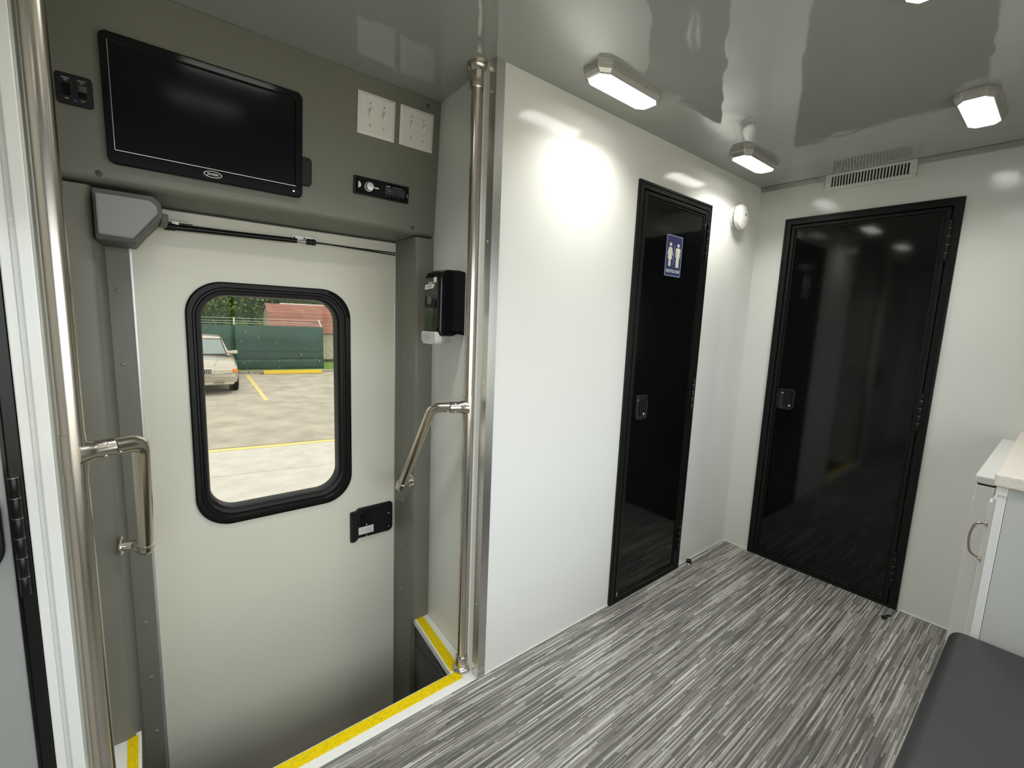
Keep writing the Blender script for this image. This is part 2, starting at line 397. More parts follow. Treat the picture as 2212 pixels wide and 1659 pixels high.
# ------------------------------------------------------------------ black interior doors
def rect(x0, x1, y0, y1): return [(x1, y1), (x0, y1), (x0, y0), (x1, y0)]
def black_door(name, M, w, h, hinge_right, label, handle_x):
    t = empty(name, label=label, cat='door', kind='structure', M=M)
    f = MB()      # local: x right, y up, z out
    def u_frame(a, b, z0, z1, bev=0):
        # three-sided + threshold frame band from inset a to inset b
        f.ring(rect(a, w-a, .0, h-a), rect(b, w-b, .012 if b > .02 else .006, h-b), z0, z1)
    u_frame(0, .031, -.04, .010)
    u_frame(.004, .012, .010, .013)
    f.build('door_frame', BLACKF, t, bevel=.0015)
    l = MB(); l.box(.037, w-.037, .016, h-.037, -.032, .0035)
    l.build('door_leaf', BLACKG, t)
    b = MB()
    b.ring(rect(.037, w-.037, .016, h-.037), rect(.052, w-.052, .030, h-.052), .0037, .0105)
    b.ring(rect(.054, w-.054, .032, h-.054), rect(.062, w-.062, .040, h-.062), .0037, .0070)
    b.build('edge_moulding', BLACKF, t, bevel=.002)
    hx = w-.033 if hinge_right else .033
    for z in (.19, .935, 1.67):
        k = MB()
        for i in range(5):
            z0 = z-.085+i*.034
            k.lathe([(.0062, .0006), (.0068, .002), (.0068, .0315), (.0062, .033)], (hx, z0, .0155), (0, 1, 0), n=14)
        k.box(hx-.020, hx+.012, z-.083, z+.083, .008, .0115, .0006, 1)
        hg = k.build('hinge', BLACKF, t, smooth=40)
        for i in range(1, 5):
            q = MB(); q.lathe([(.0072, 0), (.0072, .0012)], (hx, z-.085+i*.034-.0008, .0155), (0, 1, 0), n=14); q.build('washer', ZINC, hg, smooth=40)
    # recessed paddle latch
    x0 = handle_x; z0 = .850
    hh = MB()
    hh.ring(rrect(x0, x0+.086, z0, z0+.112, .018, 5), rrect(x0+.011, x0+.075, z0+.011, z0+.101, .012, 5), .0035, .0125)
    hd_ = hh.build('handle', BLACKP, t, smooth=50, bevel=.0025)
    q = MB(); q.prism(rrect(x0+.010, x0+.076, z0+.010, z0+.102, .012, 5), .0030, .0045); q.build('cup', SLOT, hd_)
    q = MB(); q.prism(rrect(x0+.030, x0+.072, z0+.018, z0+.094, .008, 5), .0045, .0095, bev=.002); q.build('paddle', BLACKP, hd_)
    for (a, bb) in ((x0+.022, z0+.088), (x0+.064, z0+.024)):
        q = MB(); dome(q, (a, bb, .0095 if a > x0+.05 else .0045), .0065, (0, 0, 1), .003); q.build('screw', ZINC, hd_, smooth=40)
    return t
M1 = frame((D1[0], .0, 0), (1, 0, 0), (0, 0, 1))
d1 = black_door('door_1', M1, D1[1]-D1[0], D1[2], True, 'narrow glossy black restroom door with a blue sign', .084)
q = MB(); q.tube([(.045, .035, .012), (.049, .052, .013)], .001, 6); q.build('loose_thread', WPLAS, d1)
M2 = frame((XF, D2[1], 0), (0, -1, 0), (0, 0, 1))
d2 = black_door('door_2', M2, D2[1]-D2[0], D2[2], True, 'wide glossy black door in the end wall', .062)

# ------------------------------------------------------------------ entry door (door_3) with window
t = empty('door_3', (-.873, .588, -.62), 'white entry door with a black-framed window and black latch', 'door', kind='structure')
def L3(x, z): return (x+.873, z+.62)
WX0, WX1, WZ0, WZ1 = -.749, -.233, .530, 1.352           # outer frame
GX0, GX1, GZ0, GZ1 = -.706, -.284, .588, 1.308           # clear opening
hole = rrect(WX0+.02, WX1-.02, WZ0+.02, WZ1-.02, .095, 10)
def slab(bm, x0, x1, z0, z1, hole, ya, yb, off):
    """rectangular slab with a rounded hole, faces matched to the hole outline"""
    cx, cz = (WX0+WX1)/2, (WZ0+WZ1)/2
    outer = []
    for (hx, hz) in hole:
        dx, dz = hx-cx, hz-cz
        tt = min(((x1-cx)/dx if dx > 0 else (x0-cx)/dx) if abs(dx) > 1e-6 else 1e9, ((z1-cz)/dz if dz > 0 else (z0-cz)/dz) if abs(dz) > 1e-6 else 1e9)
        outer.append((cx+dx*tt, cz+dz*tt))
    # snap nearest rays to the true corners
    for c in ((x1, z1), (x0, z1), (x0, z0), (x1, z0)):
        i = min(range(len(outer)), key=lambda k: (outer[k][0]-c[0])**2 + (outer[k][1]-c[1])**2); outer[i] = c
    f = lambda L: [(a-off[0], b-off[2]) for a, b in L]
    bm.ring(f(outer), f(hole), ya-off[1], yb-off[1], axis='y')
sl = MB(); slab(sl, -.866, -.050, -.61, 1.512, hole, .628, .588, (-.873, .588, -.62))
sl.build('door_leaf', DOORW, t)
e = MB()
e.box(-.873+.873, -.866+.873, -.004, .04, .01, 2.132); e.box(-.050+.873, -.0445+.873, -.004, .04, .01, 2.132)
e.build('edge_strip', ALUW, t, bevel=.001)
hw = MB(); hw.box(-.873+.873, -.0445+.873, -.002, .04, 1.517+.62, 1.552+.62); hw.box(.0, .8285, .01, .04, 1.512+.62, 1.517+.62, mi=1)
hw.build('head_strip', [DOORW, SLOT], t)
wf = MB()
o_ = lambda L: [(a+.873, b+.62) for a, b in L]
N_ = 12
seq = [(0, .0, .106), (.0, -.010, .106), (.004, -.0135, .104), (.016, -.0135, .098), (.019, -.009, .096), (.024, -.009, .092), (.027, -.0125, .090), (.034, -.011, .086), (.040, -.004, .08), (.0425, .012, .078), (.0425, .036, .078)]
rings = []
for (ins, yy, rad) in seq:
    # inset linearly mapped between outer frame and clear opening
    f_ = ins/.0425
    x0 = WX0*(1-f_)+GX0*f_; x1 = WX1*(1-f_)+GX1*f_; z0 = WZ0*(1-f_)+GZ0*f_; z1 = WZ1*(1-f_)+GZ1*f_
    rings.append([wf.bm.verts.new((a+.873, yy, b+.62)) for a, b in rrect(x0, x1, z0, z1, rad, N_)])
for a, b in zip(rings, rings[1:]):
    for k in range(len(a)): wf.bm.faces.new((a[k], a[(k+1) % len(a)], b[(k+1) % len(a)], b[k]))
wfo = wf.build('window_frame', mat('black_window_gasket', (.005, .005, .005), .4, spec=.22), t, smooth=35)
glass = bpy.data.materials.new('window_glass'); glass.use_nodes = True
gn = glass.node_tree.nodes; gl = glass.node_tree.links; gn.remove(gn['Principled BSDF'])
g1 = gn.new('ShaderNodeBsdfTransparent'); g1.inputs[0].default_value = (.28, .27, .244, 1); g2 = gn.new('ShaderNodeBsdfGlossy'); g2.inputs['Roughness'].default_value = .0; gm = gn.new('ShaderNodeMixShader'); gf = gn.new('ShaderNodeFresnel'); gf.inputs[0].default_value = 1.22
gl.new(gf.outputs[0], gm.inputs[0]); gl.new(g1.outputs[0], gm.inputs[1]); gl.new(g2.outputs[0], gm.inputs[2]); gl.new(gm.outputs[0], gn['Material Output'].inputs[0])
g = MB(); vs = [g.bm.verts.new((a+.873, .020, b+.62)) for a, b in rrect(GX0-.004, GX1+.004, GZ0-.004, GZ1+.004, .082, N_)]; g.bm.faces.new(vs)
g.build('glass_pane', glass, t)
for (x, z) in ((-.735, 1.16), (-.735, .98), (-.735, .80), (-.247, 1.10), (-.247, .90), (-.247, .72), (-.62, .545), (-.38, .545), (-.62, 1.338), (-.38, 1.338)):
    q = MB(); dome(q, (x+.873, -.0115, z+.62), .003, (0, -1, 0), .0012, n=8); q.build('frame_screw', BLACKS, wfo, smooth=40)
clear = glass.copy(); clear.name = 'clear_window_glass'
clear.node_tree.nodes['Transparent BSDF'].inputs[0].default_value = (.94, .95, .95, 1)
# latch plate
lx0, lx1, lz0, lz1 = -.240+.873, -.058+.873, .335+.62, .477+.62
lp = MB()
lpts = [(lx1, lz1-.012), (lx1-.004, lz1-.004), (lx1-.012, lz1), (lx0+.034, lz1-.001), (lx0+.024, lz1-.010), (lx0+.004, lz1-.011), (lx0, lz1-.015), (lx0, lz0+.006), (lx0+.004, lz0), (lx0+.020, lz0), (lx0+.032, lz0+.013), (lx1-.018, lz0+.012), (lx1-.006, lz0+.018), (lx1, lz0+.030)]
lp.prism([(a, b) for a, b in lpts], 0.0, -.010, 'y')
lat = lp.build('latch', BLACKP, t, bevel=.002)
q = MB(); q.prism(rrect(lx0+.042, lx0+.118, lz0+.016, lz1-.016, .006, 4), -.010, -.016, 'y'); q.build('paddle', BLACKS, lat, bevel=.0015)
q = MB(); q.prism(rrect(lx0+.002, lx0+.026, lz0+.010, lz1-.022, .004, 4), -.010, -.019, 'y'); q.build('pull_lip', BLACKP, lat, bevel=.002)
q = MB(); q.prism(rrect(lx0+.030, lx0+.094, lz0+.030, lz0+.062, .002, 3), -.0162, -.0168, 'y'); q.build('sticker', PAPER, lat)
q = MB()
for i in range(3): q.box(lx0+.060, lx0+.088, -.0172, -.0168, lz0+.036+i*.006, lz0+.0375+i*.006)
q.build('sticker_print', mat('grey_print', (.36, .36, .35), .6), lat)
for (a, b, yy) in ((lx0+.064, lz0+.068, -.016), (lx0+.064, lz0+.022, -.016), (lx1-.018, lz0+.092, -.010), (lx1-.018, lz0+.032, -.010)):
    q = MB(); dome(q, (a, yy, b), .0035, (0, -1, 0), .0018, n=10); q.build('screw', ZINC, lat, smooth=40)
# gas strut closer under the header
gs = empty('door_closer', (-.60, .55, 1.51), 'black gas strut door closer across the top of the entry door', 'closer')
def g3(x, y, z): return (x+.60, y-.55, z-1.51)
q = MB(); q.tube([g3(-.775, .552, 1.500), g3(-.425, .552, 1.508)], .0085, 18); q.build('cylinder', BLACKS, gs, smooth=40)
q = MB(); q.tube([g3(-.425, .552, 1.508), g3(-.365, .552, 1.510)], .0035, 10); q.build('rod', STEEL, gs, smooth=40)
for a_, b_ in ((g3(-.790, .552, 1.4997), g3(-.762, .552, 1.5003)), (g3(-.393, .552, 1.5090), g3(-.364, .552, 1.5097))):
    q = MB(); q.tube([a_, b_], .0102, 14); q.build('end_fitting', RUBBER, gs, smooth=40)
q = MB(); q.box(*[v for ab in zip(g3(-.815, .556, 1.516), g3(-.718, .584, 1.5195)) for v in ab]); q.box(*[v for ab in zip(g3(-.77, .556, 1.505), g3(-.752, .566, 1.517)) for v in ab]); q.build('bracket', ZINC, gs, bevel=.001)
q = MB(); q.box(*[v for ab in zip(g3(-.432, .5815, 1.515), g3(-.352, .5855, 1.531)) for v in ab]); q.box(*[v for ab in zip(g3(-.392, .556, 1.513), g3(-.372, .583, 1.519)) for v in ab]); bk = q.build('bracket', ZINC, gs, bevel=.001)
for x in (-.425, -.392, -.36):
    q = MB(); dome(q, g3(x, .5815, 1.523), .003, (0, -1, 0), .0015, n=8); q.build('screw', SLOT, bk, smooth=40)
# long thin wire from the strut to the pillar
q = MB(); q.tube([g3(-.364, .556, 1.511), g3(-.20, .565, 1.508), g3(-.052, .575, 1.505)], .0022, 8); q.build('stay_rod', RUBBER, gs, smooth=40)

# grey plastic cover left under the header
cv = empty('motor_cover', (-.934, .36, 1.43), 'grey moulded plastic cover in the corner above the entry door', 'cover')
c = MB()
out = [(.006, .104), (.110, .104), (.1245, .092), (.1265, .074), (.072, .003), (.006, .006)]
c.prism(out, .0, .055, 'y'); c.build('front_cover', LGREY, cv, bevel=.004)
c = MB()
out2 = [(0.0, .1185), (.118, .1185), (.134, .104), (.137, .070), (.100, .025), (.078, -.006), (0.0, -.004)]
c.prism([(a, b) for a, b in out2], .022, .19, 'y'); c.build('housing', LGREYD, cv, bevel=.003)
q = MB(); q.box(.132, .150, .06, .16, .060, .085); q.build('side_tab', LGREYD, cv, bevel=.004)

# ------------------------------------------------------------------ things on the header panel
# television
tv = empty('television', label='black flat television with a dark screen recessed in the grey panel', cat='television', M=on_panel(-.675, .209))
X0, X1, Y0, Y1 = -.225, .229, -.148, .148
b = MB(); b.ring(rrect(X0, X1, Y0, Y1, .017, 6), rrect(-.209, .2085, -.1145, .1275, .004, 6), 0.0, .020)
b.build('bezel', BLACKS, tv, smooth=50, bevel=.004)
MB().box(-.211, .2105, -.1165, .1295, .010, .0125).build('screen', SCREEN, tv)
q = MB(); q.box(-.209, .2085, -.1157, -.1143, .0125, .0208); q.box(-.2097, -.2087, -.1145, .1275, .0125, .0202); q.build('inner_edge', ALU, tv)
q = MB(); q.ring(circ(-.005, -.1285, .0215, .0088, 32), circ(-.005, -.1285, .0195, .0073, 32), .020, .0212)
lg = q.build('badge', PRINTW, tv)
text('badge_lettering', 'JENSEN', .0088, (-.005, -.1287, .0208), PRINTW, tv, .0003, sx=.95, weight=.0001)
q = MB(); q.lathe([(.0022, 0), (.0022, .001), (0, .0013)], (.203, -.1305, .0200), n=10); q.build('power_light', LEDB, tv)
q = MB(); q.lathe([(.0026, 0), (.0026, .0009), (0, .001)], (.214, -.1305, .0200), n=10); q.build('power_button', BLACKP, tv)
q = MB(); q.prism(rrect(.205, .2585, -.107, -.024, .012, 5), -.001, .010); q.build('side_speaker', BLACKP, tv, bevel=.003)

# black rocker switch panel
rs = empty('switch_panel', label='small black panel with two rocker switches left of the television', cat='switch panel', M=on_panel(-.9495, .2095))
q = MB(); q.prism(rrect(-.0325, .0325, -.0335, .0335, .008, 5), 0, .008); q.build('plate', BLACKP, rs, bevel=.0025)
for x, up in ((-.0145, 1), (.0135, 0)):
    q = MB(); q.prism(rrect(x-.0095, x+.0095, -.0165, .0135, .002, 3), .008, .0085); wl_ = q.build('switch_well', SLOT, rs)
    q = MB()
    pr_ = [(-.0145, .0085), (-.0145, .012 if up else .0105), (-.001, .0105), (.0115, .0105 if up else .0135), (.0115, .0085)]
    vsA = [q.bm.verts.new((x-.0078, a, bb)) for a, bb in pr_]; vsB = [q.bm.verts.new((x+.0078, a, bb)) for a, bb in pr_]
    q.bm.faces.new(vsA); q.bm.faces.new(vsB[::-1])
    for i in range(5): q.bm.faces.new((vsA[i], vsB[i], vsB[(i+1) % 5], vsA[(i+1) % 5]))
    q.build('rocker', BLACKS, rs)
text('switch_lettering', 'INSIDE', .0046, (-.0145, .0225, .0078), PRINTW, rs, .0004)
text('switch_lettering', 'LIGHTS', .0046, (.0135, .0225, .0078), PRINTW, rs, .0004)
text('switch_lettering', 'ON', .0040, (-.0145, .0178, .0078), PRINTW, rs, .0004); text('switch_lettering', 'ON', .0040, (.0135, .0178, .0078), PRINTW, rs, .0004)
text('switch_lettering', 'OFF', .0042, (-.0145, -.0210, .0078), PRINTW, rs, .0004); text('switch_lettering', 'OFF', .0042, (.0135, -.0210, .0078), PRINTW, rs, .0004)
q = MB(); q.prism([(-.004, -.0235), (.005, -.0245), (.0005, -.0185)], .0078, .0083); q.build('blue_mark', PRINTB, rs)

# white toggle plates
def toggle_plate(x, y, label):
    t_ = empty('light_switch', label=label, cat='light switch', group='white toggle switch plates on the grey panel', M=on_panel(x, y))
    q = MB()
    a, bt = .064, .0635
    lo = [q.bm.verts.new((sx*a, sy*bt, 0)) for sx, sy in ((1, 1), (-1, 1), (-1, -1), (1, -1))]
    md = [q.bm.verts.new((sx*a, sy*bt, .0025)) for sx, sy in ((1, 1), (-1, 1), (-1, -1), (1, -1))]
    hi = [q.bm.verts.new((sx*(a-.009), sy*(bt-.009), .0062)) for sx, sy in ((1, 1), (-1, 1), (-1, -1), (1, -1))]
    for A_, B_ in ((lo, md), (md, hi)):
        for i in range(4): q.bm.faces.new((A_[i], A_[(i+1) % 4], B_[(i+1) % 4], B_[i]))
    q.bm.faces.new(hi)
    q.build('plate', WPLAS, t_)
    for sx in (-.0235, .0235):
        q = MB(); q.ring(rrect(sx-.0058, sx+.0058, -.0125, .0125, .001, 2), rrect(sx-.0046, sx+.0046, -.0113, .0113, .001, 2), .006, .0067); q.build('slot_rim', WPLAS, t_)
        q = MB(); q.prism([(-.009, .006), (.0075, .006), (.0175, .0215), (.0105, .0255), (-.009, .0085)], sx-.0048, sx+.0048, 'x')
        q.build('toggle', WTOG, t_, bevel=.0008)
        for sy in (-.0335, .0335):
            q = MB(); dome(q, (sx, sy, .0060), .0034, (0, 0, 1), .0012, n=10); q.lathe([(.0034, 0), (.0034, .0001)], (sx, sy, .006), n=10); q.build('screw', mat('painted_screw', (.35, .35, .33), .4) if 'painted_screw' not in bpy.data.materials else bpy.data.materials['painted_screw'], t_, smooth=40)
toggle_plate(-.2115, .3630, 'white double toggle switch plate nearer the television')
toggle_plate(-.0650, .3645, 'white double toggle switch plate nearer the steel pole')

# car stereo
st = empty('car_stereo', label='black car stereo with a silver knob mounted below the switch plates', cat='stereo', M=on_panel(-.185, .1395))
q = MB(); q.ring(rrect(-.098, .098, -.0285, .0285, .003, 3), rrect(-.0915, .0925, -.0245, .0245, .002, 3), 0, .010); q.build('surround', BLACKP, st, bevel=.0015)
q = MB(); q.prism(rrect(-.0915, .0925, -.0245, .0245, .002, 3), 0.0, .018); q.build('faceplate', BLACKS, st, bevel=.002)
q = MB(); q.lathe([(.0155, .018), (.0155, .020), (.0142, .0215)], (-.052, -.001, 0), n=28); q.build('knob_ring', ALUW, st, smooth=40)
q = MB(); q.lathe([(.0128, .0205), (.0128, .030), (.0118, .0325), (0, .0330)], (-.052, -.001, 0), n=28); q.build('knob', ALU, st, smooth=35)
q = MB(); q.prism(rrect(.006, .079, -.0125, .0105, .002, 3), .018, .0186); q.build('display', LCD, st)
q = MB(); q.prism([(-.0885, -.010)] + circ(-.0885, 0, .0095, .010, 10, -90, 90), .018, .0205); q.build('source_button', ALUW, st)
for b_ in ((-.033, -.018, -.003, .0015, .018, .0205), (.010, .024, .0125, .015, .018, .019), (.032, .070, .0130, .0140, .018, .019), (.0865, .0885, -.010, .001, .018, .020)):
    q = MB(); q.box(*b_); q.build('silver_button', ALUW, st)
for i in range(6):
    q = MB(); q.box(.006+i*.012, .014+i*.012, -.0205, -.0165, .018, .0194); q.build('preset_button', BLACKP, st)
text('stereo_lettering', 'FM1', .009, (.022, -.001, .0187), mat('lcd_print', (.11, .14, .15), .4), st, .0002)
for i in range(6): text('stereo_lettering', str(i+1), .0034, (.010+i*.012, -.0148, .0182), PRINTW, st, .0001)

# ------------------------------------------------------------------ steel grab poles and rails
RP = .0168
def pole(x, y, top, base, right, label):
    RP = .0168 if right else .0182
    t_ = empty('grab_pole', (x, y, base), label, 'pole')
    q = MB(); q.tube([(0, 0, .01), (0, 0, top-base-.01)], RP, 28); q.build('pole', STEEL, t_, smooth=40)
    q = MB(); h_ = top-base
    q.lathe([(.034, 0), (.034, -.006), (.030, -.016), (.0225, -.022), (.0225, -.066), (.0205, -.070), (.0175, -.070)], (0, 0, h_), n=28); q.build('ceiling_flange', STEEL, t_, smooth=35)
    q = MB(); q.lathe([(.033, 0), (.033, .006), (.029, .012), (.0225, .016), (.0225, .050), (.0205, .053), (.0175, .053)], (0, 0, 0), n=28); fl = q.build('floor_flange', STEEL, t_, smooth=35)
    q = MB(); dome(q, (-.02, -.018, .008), .004, (-.4, -.4, 1), .002); q.build('screw', CHROME, fl, smooth=40)
    s_ = -1 if right else 1
    zT = .972-base
    dx = s_*.094; dy = .115-.072
    # tee
    q = MB(); q.tube([(0, 0, zT-.040), (0, 0, zT+.040)], .0192, 28)
    d = Vector((dx, dy, 0)).normalized()
    q.tube([Vector((0, 0, zT)) + d*k for k in (0.0, .018, .024, .032, .062)], [.026, .0235, .0208, .0192, .0192], 24)
    tee = q.build('tee_fitting', STEEL, t_, smooth=50)
    for ang in (-1, 1):
        c_ = Vector((0, 0, zT)) + d*.050 + Vector((0, -.0135, .0135*ang)); q = MB(); dome(q, c_, .0045, (0, -1, ang), .0025); q.build('screw', CHROME, tee, smooth=40)
    # handrail
    e1 = Vector((dx*1.08, dy*1.5, zT-.004)); lo = Vector((s_*.094, .378-.072, .616-base)); fl2 = Vector(((-.045 if right else -.9365)-x, .403-.072, .611-base))
    fl2.y = .432-.072+.004
    q = MB(); q.tube(bez([Vector((0, 0, zT)) + d*.060, e1, lo], .055, 10), RP-.0006, 26); hr = q.build('handrail', STEEL, t_, smooth=40)
    for k_ in (.075,):
        q = MB(); dome(q, Vector((0, 0, zT)) + d*k_ + Vector((0, -.012, -.0115)), .0042, (0, -1, -1), .0022); q.build('screw', CHROME, hr, smooth=40)
    q = MB(); q.tube([lo + (e1-lo).normalized()*.022, lo, lo], .0185, 24) if False else q.tube(bez([lo + (e1-lo).normalized()*.028, lo + Vector((0, .012, -.012)), Vector((fl2.x*.3+lo.x*.7, fl2.y-.012, fl2.z))], .018, 8), .0185, 24)
    q.tube([Vector((fl2.x*.3+lo.x*.7, fl2.y-.012, fl2.z)), fl2], .0135, 20)
    el = q.build('elbow_fitting', STEEL, t_, smooth=40)
    sgn = 1 if right else -1
    q = MB(); q.lathe([(.029, 0), (.029, .0028), (.0275, .0036)], fl2, (-sgn, 0, 0), n=28, sx=1, sy=1); wf_ = q.build('wall_flange', STEEL, t_, smooth=35)
    for a in (90, 210, 330):
        q = MB(); dome(q, fl2 + Vector((-sgn*.0036, .022*math.cos(math.radians(a)), .022*math.sin(math.radians(a)))), .0045, (-sgn, 0, 0), .003); q.build('screw', CHROME, wf_, smooth=40)
    return t_
pole(-.021, .072, H, .0048, True, 'steel grab pole with handrail beside the soap dispenser')
pole(-.976, .030, H, .0048, False, 'steel grab pole with handrail at the left edge')

# small chrome catch on the riser near the pole base
hk = empty('door_catch', (-.062, .118, -.10), 'small bent chrome catch beside the right pole base', 'catch')
q = MB(); q.tube([(0, 0, .012), (-.004, -.012, .058), (-.003, -.03, .040)], .0022, 8); q.tube([(-.004, -.008, .035), (-.012, .004, .040), (-.014, .010, .030), (-.018, .026, .030)], .0022, 8); q.tube([(-.018, .026, .030), (-.018, .022, -.01)], .0026, 8)
q.build('wire', CHROME, hk, smooth=40)
q = MB(); q.box(-.001, .004, -.012, .012, .0, .03); q.build('back_plate', ZINC, hk, bevel=.001)

# soap dispenser on the side wall
sx_ = slx(.21)
sd = empty('soap_dispenser', label='black soap dispenser with a white push lever on the stepwell wall', cat='dispenser', M=frame((sx_+.001, .21, 1.20), (0, -1, 0), (0, 0, 1)) @ Matrix.Rotation(math.radians(4), 4, 'Y'))
q = MB()   # local x = towards camera side, y = up, z = out of wall
side = [(.000, 0.0), (.222, 0.0), (.226, .030), (.224, .078), (.214, .100), (.196, .108), (.020, .110), (.004, .104), (.004, .052), (.014, .030), (.014, .0)]
vs_ = []
q.prism([(a, b) for a, b in side], -.048, .048, 'x')
bd = q.build('body', BLACKS, sd, bevel=.006)
for m_ in bd.modifiers: m_.segments = 4
for f_ in bd.data.polygons: f_.use_smooth = False
q = MB(); q.prism(rrect(-.040, .036, .022, .196, .012, 5), .1095, .1130, bev=.002); fc = q.build('front_cover', mat('smoked_black_plastic', (.030, .029, .026), .10), sd)
q = MB(); q.prism(circ(-.012, .122, .013, .0145, 24), .1130, .1134); q.build('sight_window', mat('grey_window', (.13, .13, .12), .2), sd)
q = MB(); q.prism([(.036, .022), (.036, .118), (.028, .118), (.022, .112), (.012, .085), (.010, .06), (.010, .022)], .1131, .1142); q.build('level_window', BLACKS, sd)
q = MB(); q.prism(rrect(-.044, .040, -.024, .018, [.006, .006, .012, .012], 5), .092, .1225, bev=.006, seg=3); lv = q.build('push_lever', mat('grey_white_lever', (.52, .53, .50), .35), sd, smooth=40)
text('lever_lettering', 'PUSH', .022, (-.014, -.003, .1224), mat('grey_relief', (.36, .37, .35), .5), sd, .0004, sx=.9)
q = MB(); q.box(.030, .044, -.018, .012, .060, .095); q.build('lever_arm', mat('grey_arm', (.25, .25, .23), .4), sd, bevel=.003)
q = MB(); q.prism([(-.040, .158), (.012, .162), (.020, .176), (-.035, .174)], .1131, .1136); q.prism([(.014, .180), (.030, .181), (.031, .198), (.015, .197)], .1131, .1138); q.build('label_print', PRINTW, sd)
text('label_lettering', 'CLEAN', .0085, (-.006, .1795, .1133), PRINTW, sd, .0003)
text('label_lettering', 'by PNCP', .0078, (-.012, .1675, .1138), mat('dark_print', (.06, .06, .06), .5), sd, .0003, shear=.3)

# ------------------------------------------------------------------ restroom sign on door 1
sg = empty('restroom_sign', label='blue RESTROOM sign with woman and man figures on the black door', cat='sign', M=frame((1.003, -.0037, 1.577), (1, 0, 0), (0, 0, 1)))
q = MB(); q.prism(rrect(-.0625, .0625, -.088, .088, .006, 4), 0, .0016); q.build('backing', BLUE, sg)
q = MB(); q.ring(rrect(-.0625, .0625, -.088, .088, .006, 4), rrect(-.0597, .0597, -.0852, .0852, .005, 4), .0016, .0021); q.build('border', SBORD, sg)
def fig(cx, woman):
    q = MB(); z0, z1 = .0016, .0023
    q.prism(circ(cx, .048, .0088, .0078, 20), z0, z1)
    if woman:
        q.prism([(cx-.010, .036), (cx+.010, .036), (cx+.014, .030), (cx+.022, .004), (cx+.018, .001), (cx+.009, .022), (cx+.017, -.014), (cx-.017, -.014), (cx-.009, .022), (cx-.018, .001), (cx-.022, .004), (cx-.014, .030)], z0, z1)
        q.box(cx-.0085, cx-.0008, -.045, -.014, z0, z1); q.box(cx+.0008, cx+.0085, -.045, -.014, z0, z1)
    else:
        q.prism([(cx-.014, .037), (cx+.014, .037), (cx+.019, .032), (cx+.019, -.003), (cx+.0145, -.004), (cx+.0145, .024), (cx+.0115, .024), (cx+.0115, -.008), (cx-.0115, -.008), (cx-.0115, .024), (cx-.0145, .024), (cx-.0145, -.004), (cx-.019, -.003), (cx-.019, .032)], z0, z1)
        q.box(cx-.0115, cx-.0008, -.047, -.008, z0, z1); q.box(cx+.0008, cx+.0115, -.047, -.008, z0, z1)
    return q
fig(-.030, True).build('woman_figure', CREAM, sg); fig(.031, False).build('man_figure', CREAM, sg)
q = MB(); q.box(-.0008, .0012, -.040, .048, .0016, .0022); q.build('divider', SBORD, sg)
text('sign_lettering', 'RESTROOM', .0195, (0, -.0665, .0018), PRINTW, sg, .0004, sx=1.04, weight=.0002)

# smoke detector
sm = empty('smoke_detector', label='round white smoke detector on the wall beside the restroom door', cat='smoke detector', M=frame((1.548, .0005, 1.832), (1, 0, 0), (0, 0, 1)))
q = MB(); q.lathe([(.062, 0), (.062, .009), (.056, .011)], n=40); q.build('base', WPLAS, sm, smooth=35)
q = MB(); q.lathe([(.054, .010), (.054, .018)], n=40)
for k in range(14):
    a = 2*math.pi*k/14; q.box(.0535*math.cos(a)-.0015, .0535*math.cos(a)+.0015, .0535*math.sin(a)-.0015, .0535*math.sin(a)+.0015, .010, .018, mi=1)
q.build('vent_ring', [SLOT, WPLAS], sm)
q = MB(); q.lathe([(.060, .017), (.0625, .020), (.0625, .030), (.057, .038), (.040, .0425), (0, .0435)], n=40); q.build('cover', WPLAS, sm, smooth=30)
q = MB(); q.box(.012, .022, .008, .018, .0415, .0440); q.build('sensor_window', mat('dark_red_window', (.10, .03, .03), .3), sm)
q = MB()
for k in range(5): q.tube([(-.012+.009*k, -.030+.002*k, .0405), (-.004+.009*k, -.022+.002*k, .0430)], .0009, 6)
q.lathe([(.010, .0430), (.010, .0445), (0, .0447)], (.018, -.010, 0), n=20)
q.build('raised_marks', WPLAS, sm, smooth=40)

# wall vent
vt = empty('air_vent', label='white slotted air vent above the wide black door', cat='vent', M=frame((XF-.0062, -.4785, 1.9925), (0, -1, 0), (0, 0, 1)))
q = MB(); q.ring(rrect(-.171, .171, -.0385, .0365, .004, 3), rrect(-.149, .149, -.0225, .0265, .001, 3), 0, .0075); q.build('frame', WPLAS, vt, bevel=.002)
q = MB(); q.box(-.150, .150, -.024, .028, 0, .0008); q.build('duct_opening', SLOT, vt)
q = MB()
q.bm.free()
for k in range(26):
    x = -.149+.298*k/25; q = MB(); q.box(x-.0024, x+.0024, -.0225, .0265, .0009, .0072); q.build('slat', WPLAS, vt)
for (x, y) in ((-.161, -.001), (.161, .002), (.161, -.026), (-.161, .024)):
    q = MB(); dome(q, (x, y, .0075), .0032, (0, 0, 1), .0015, n=10); q.build('screw', ZINC, vt, smooth=40)

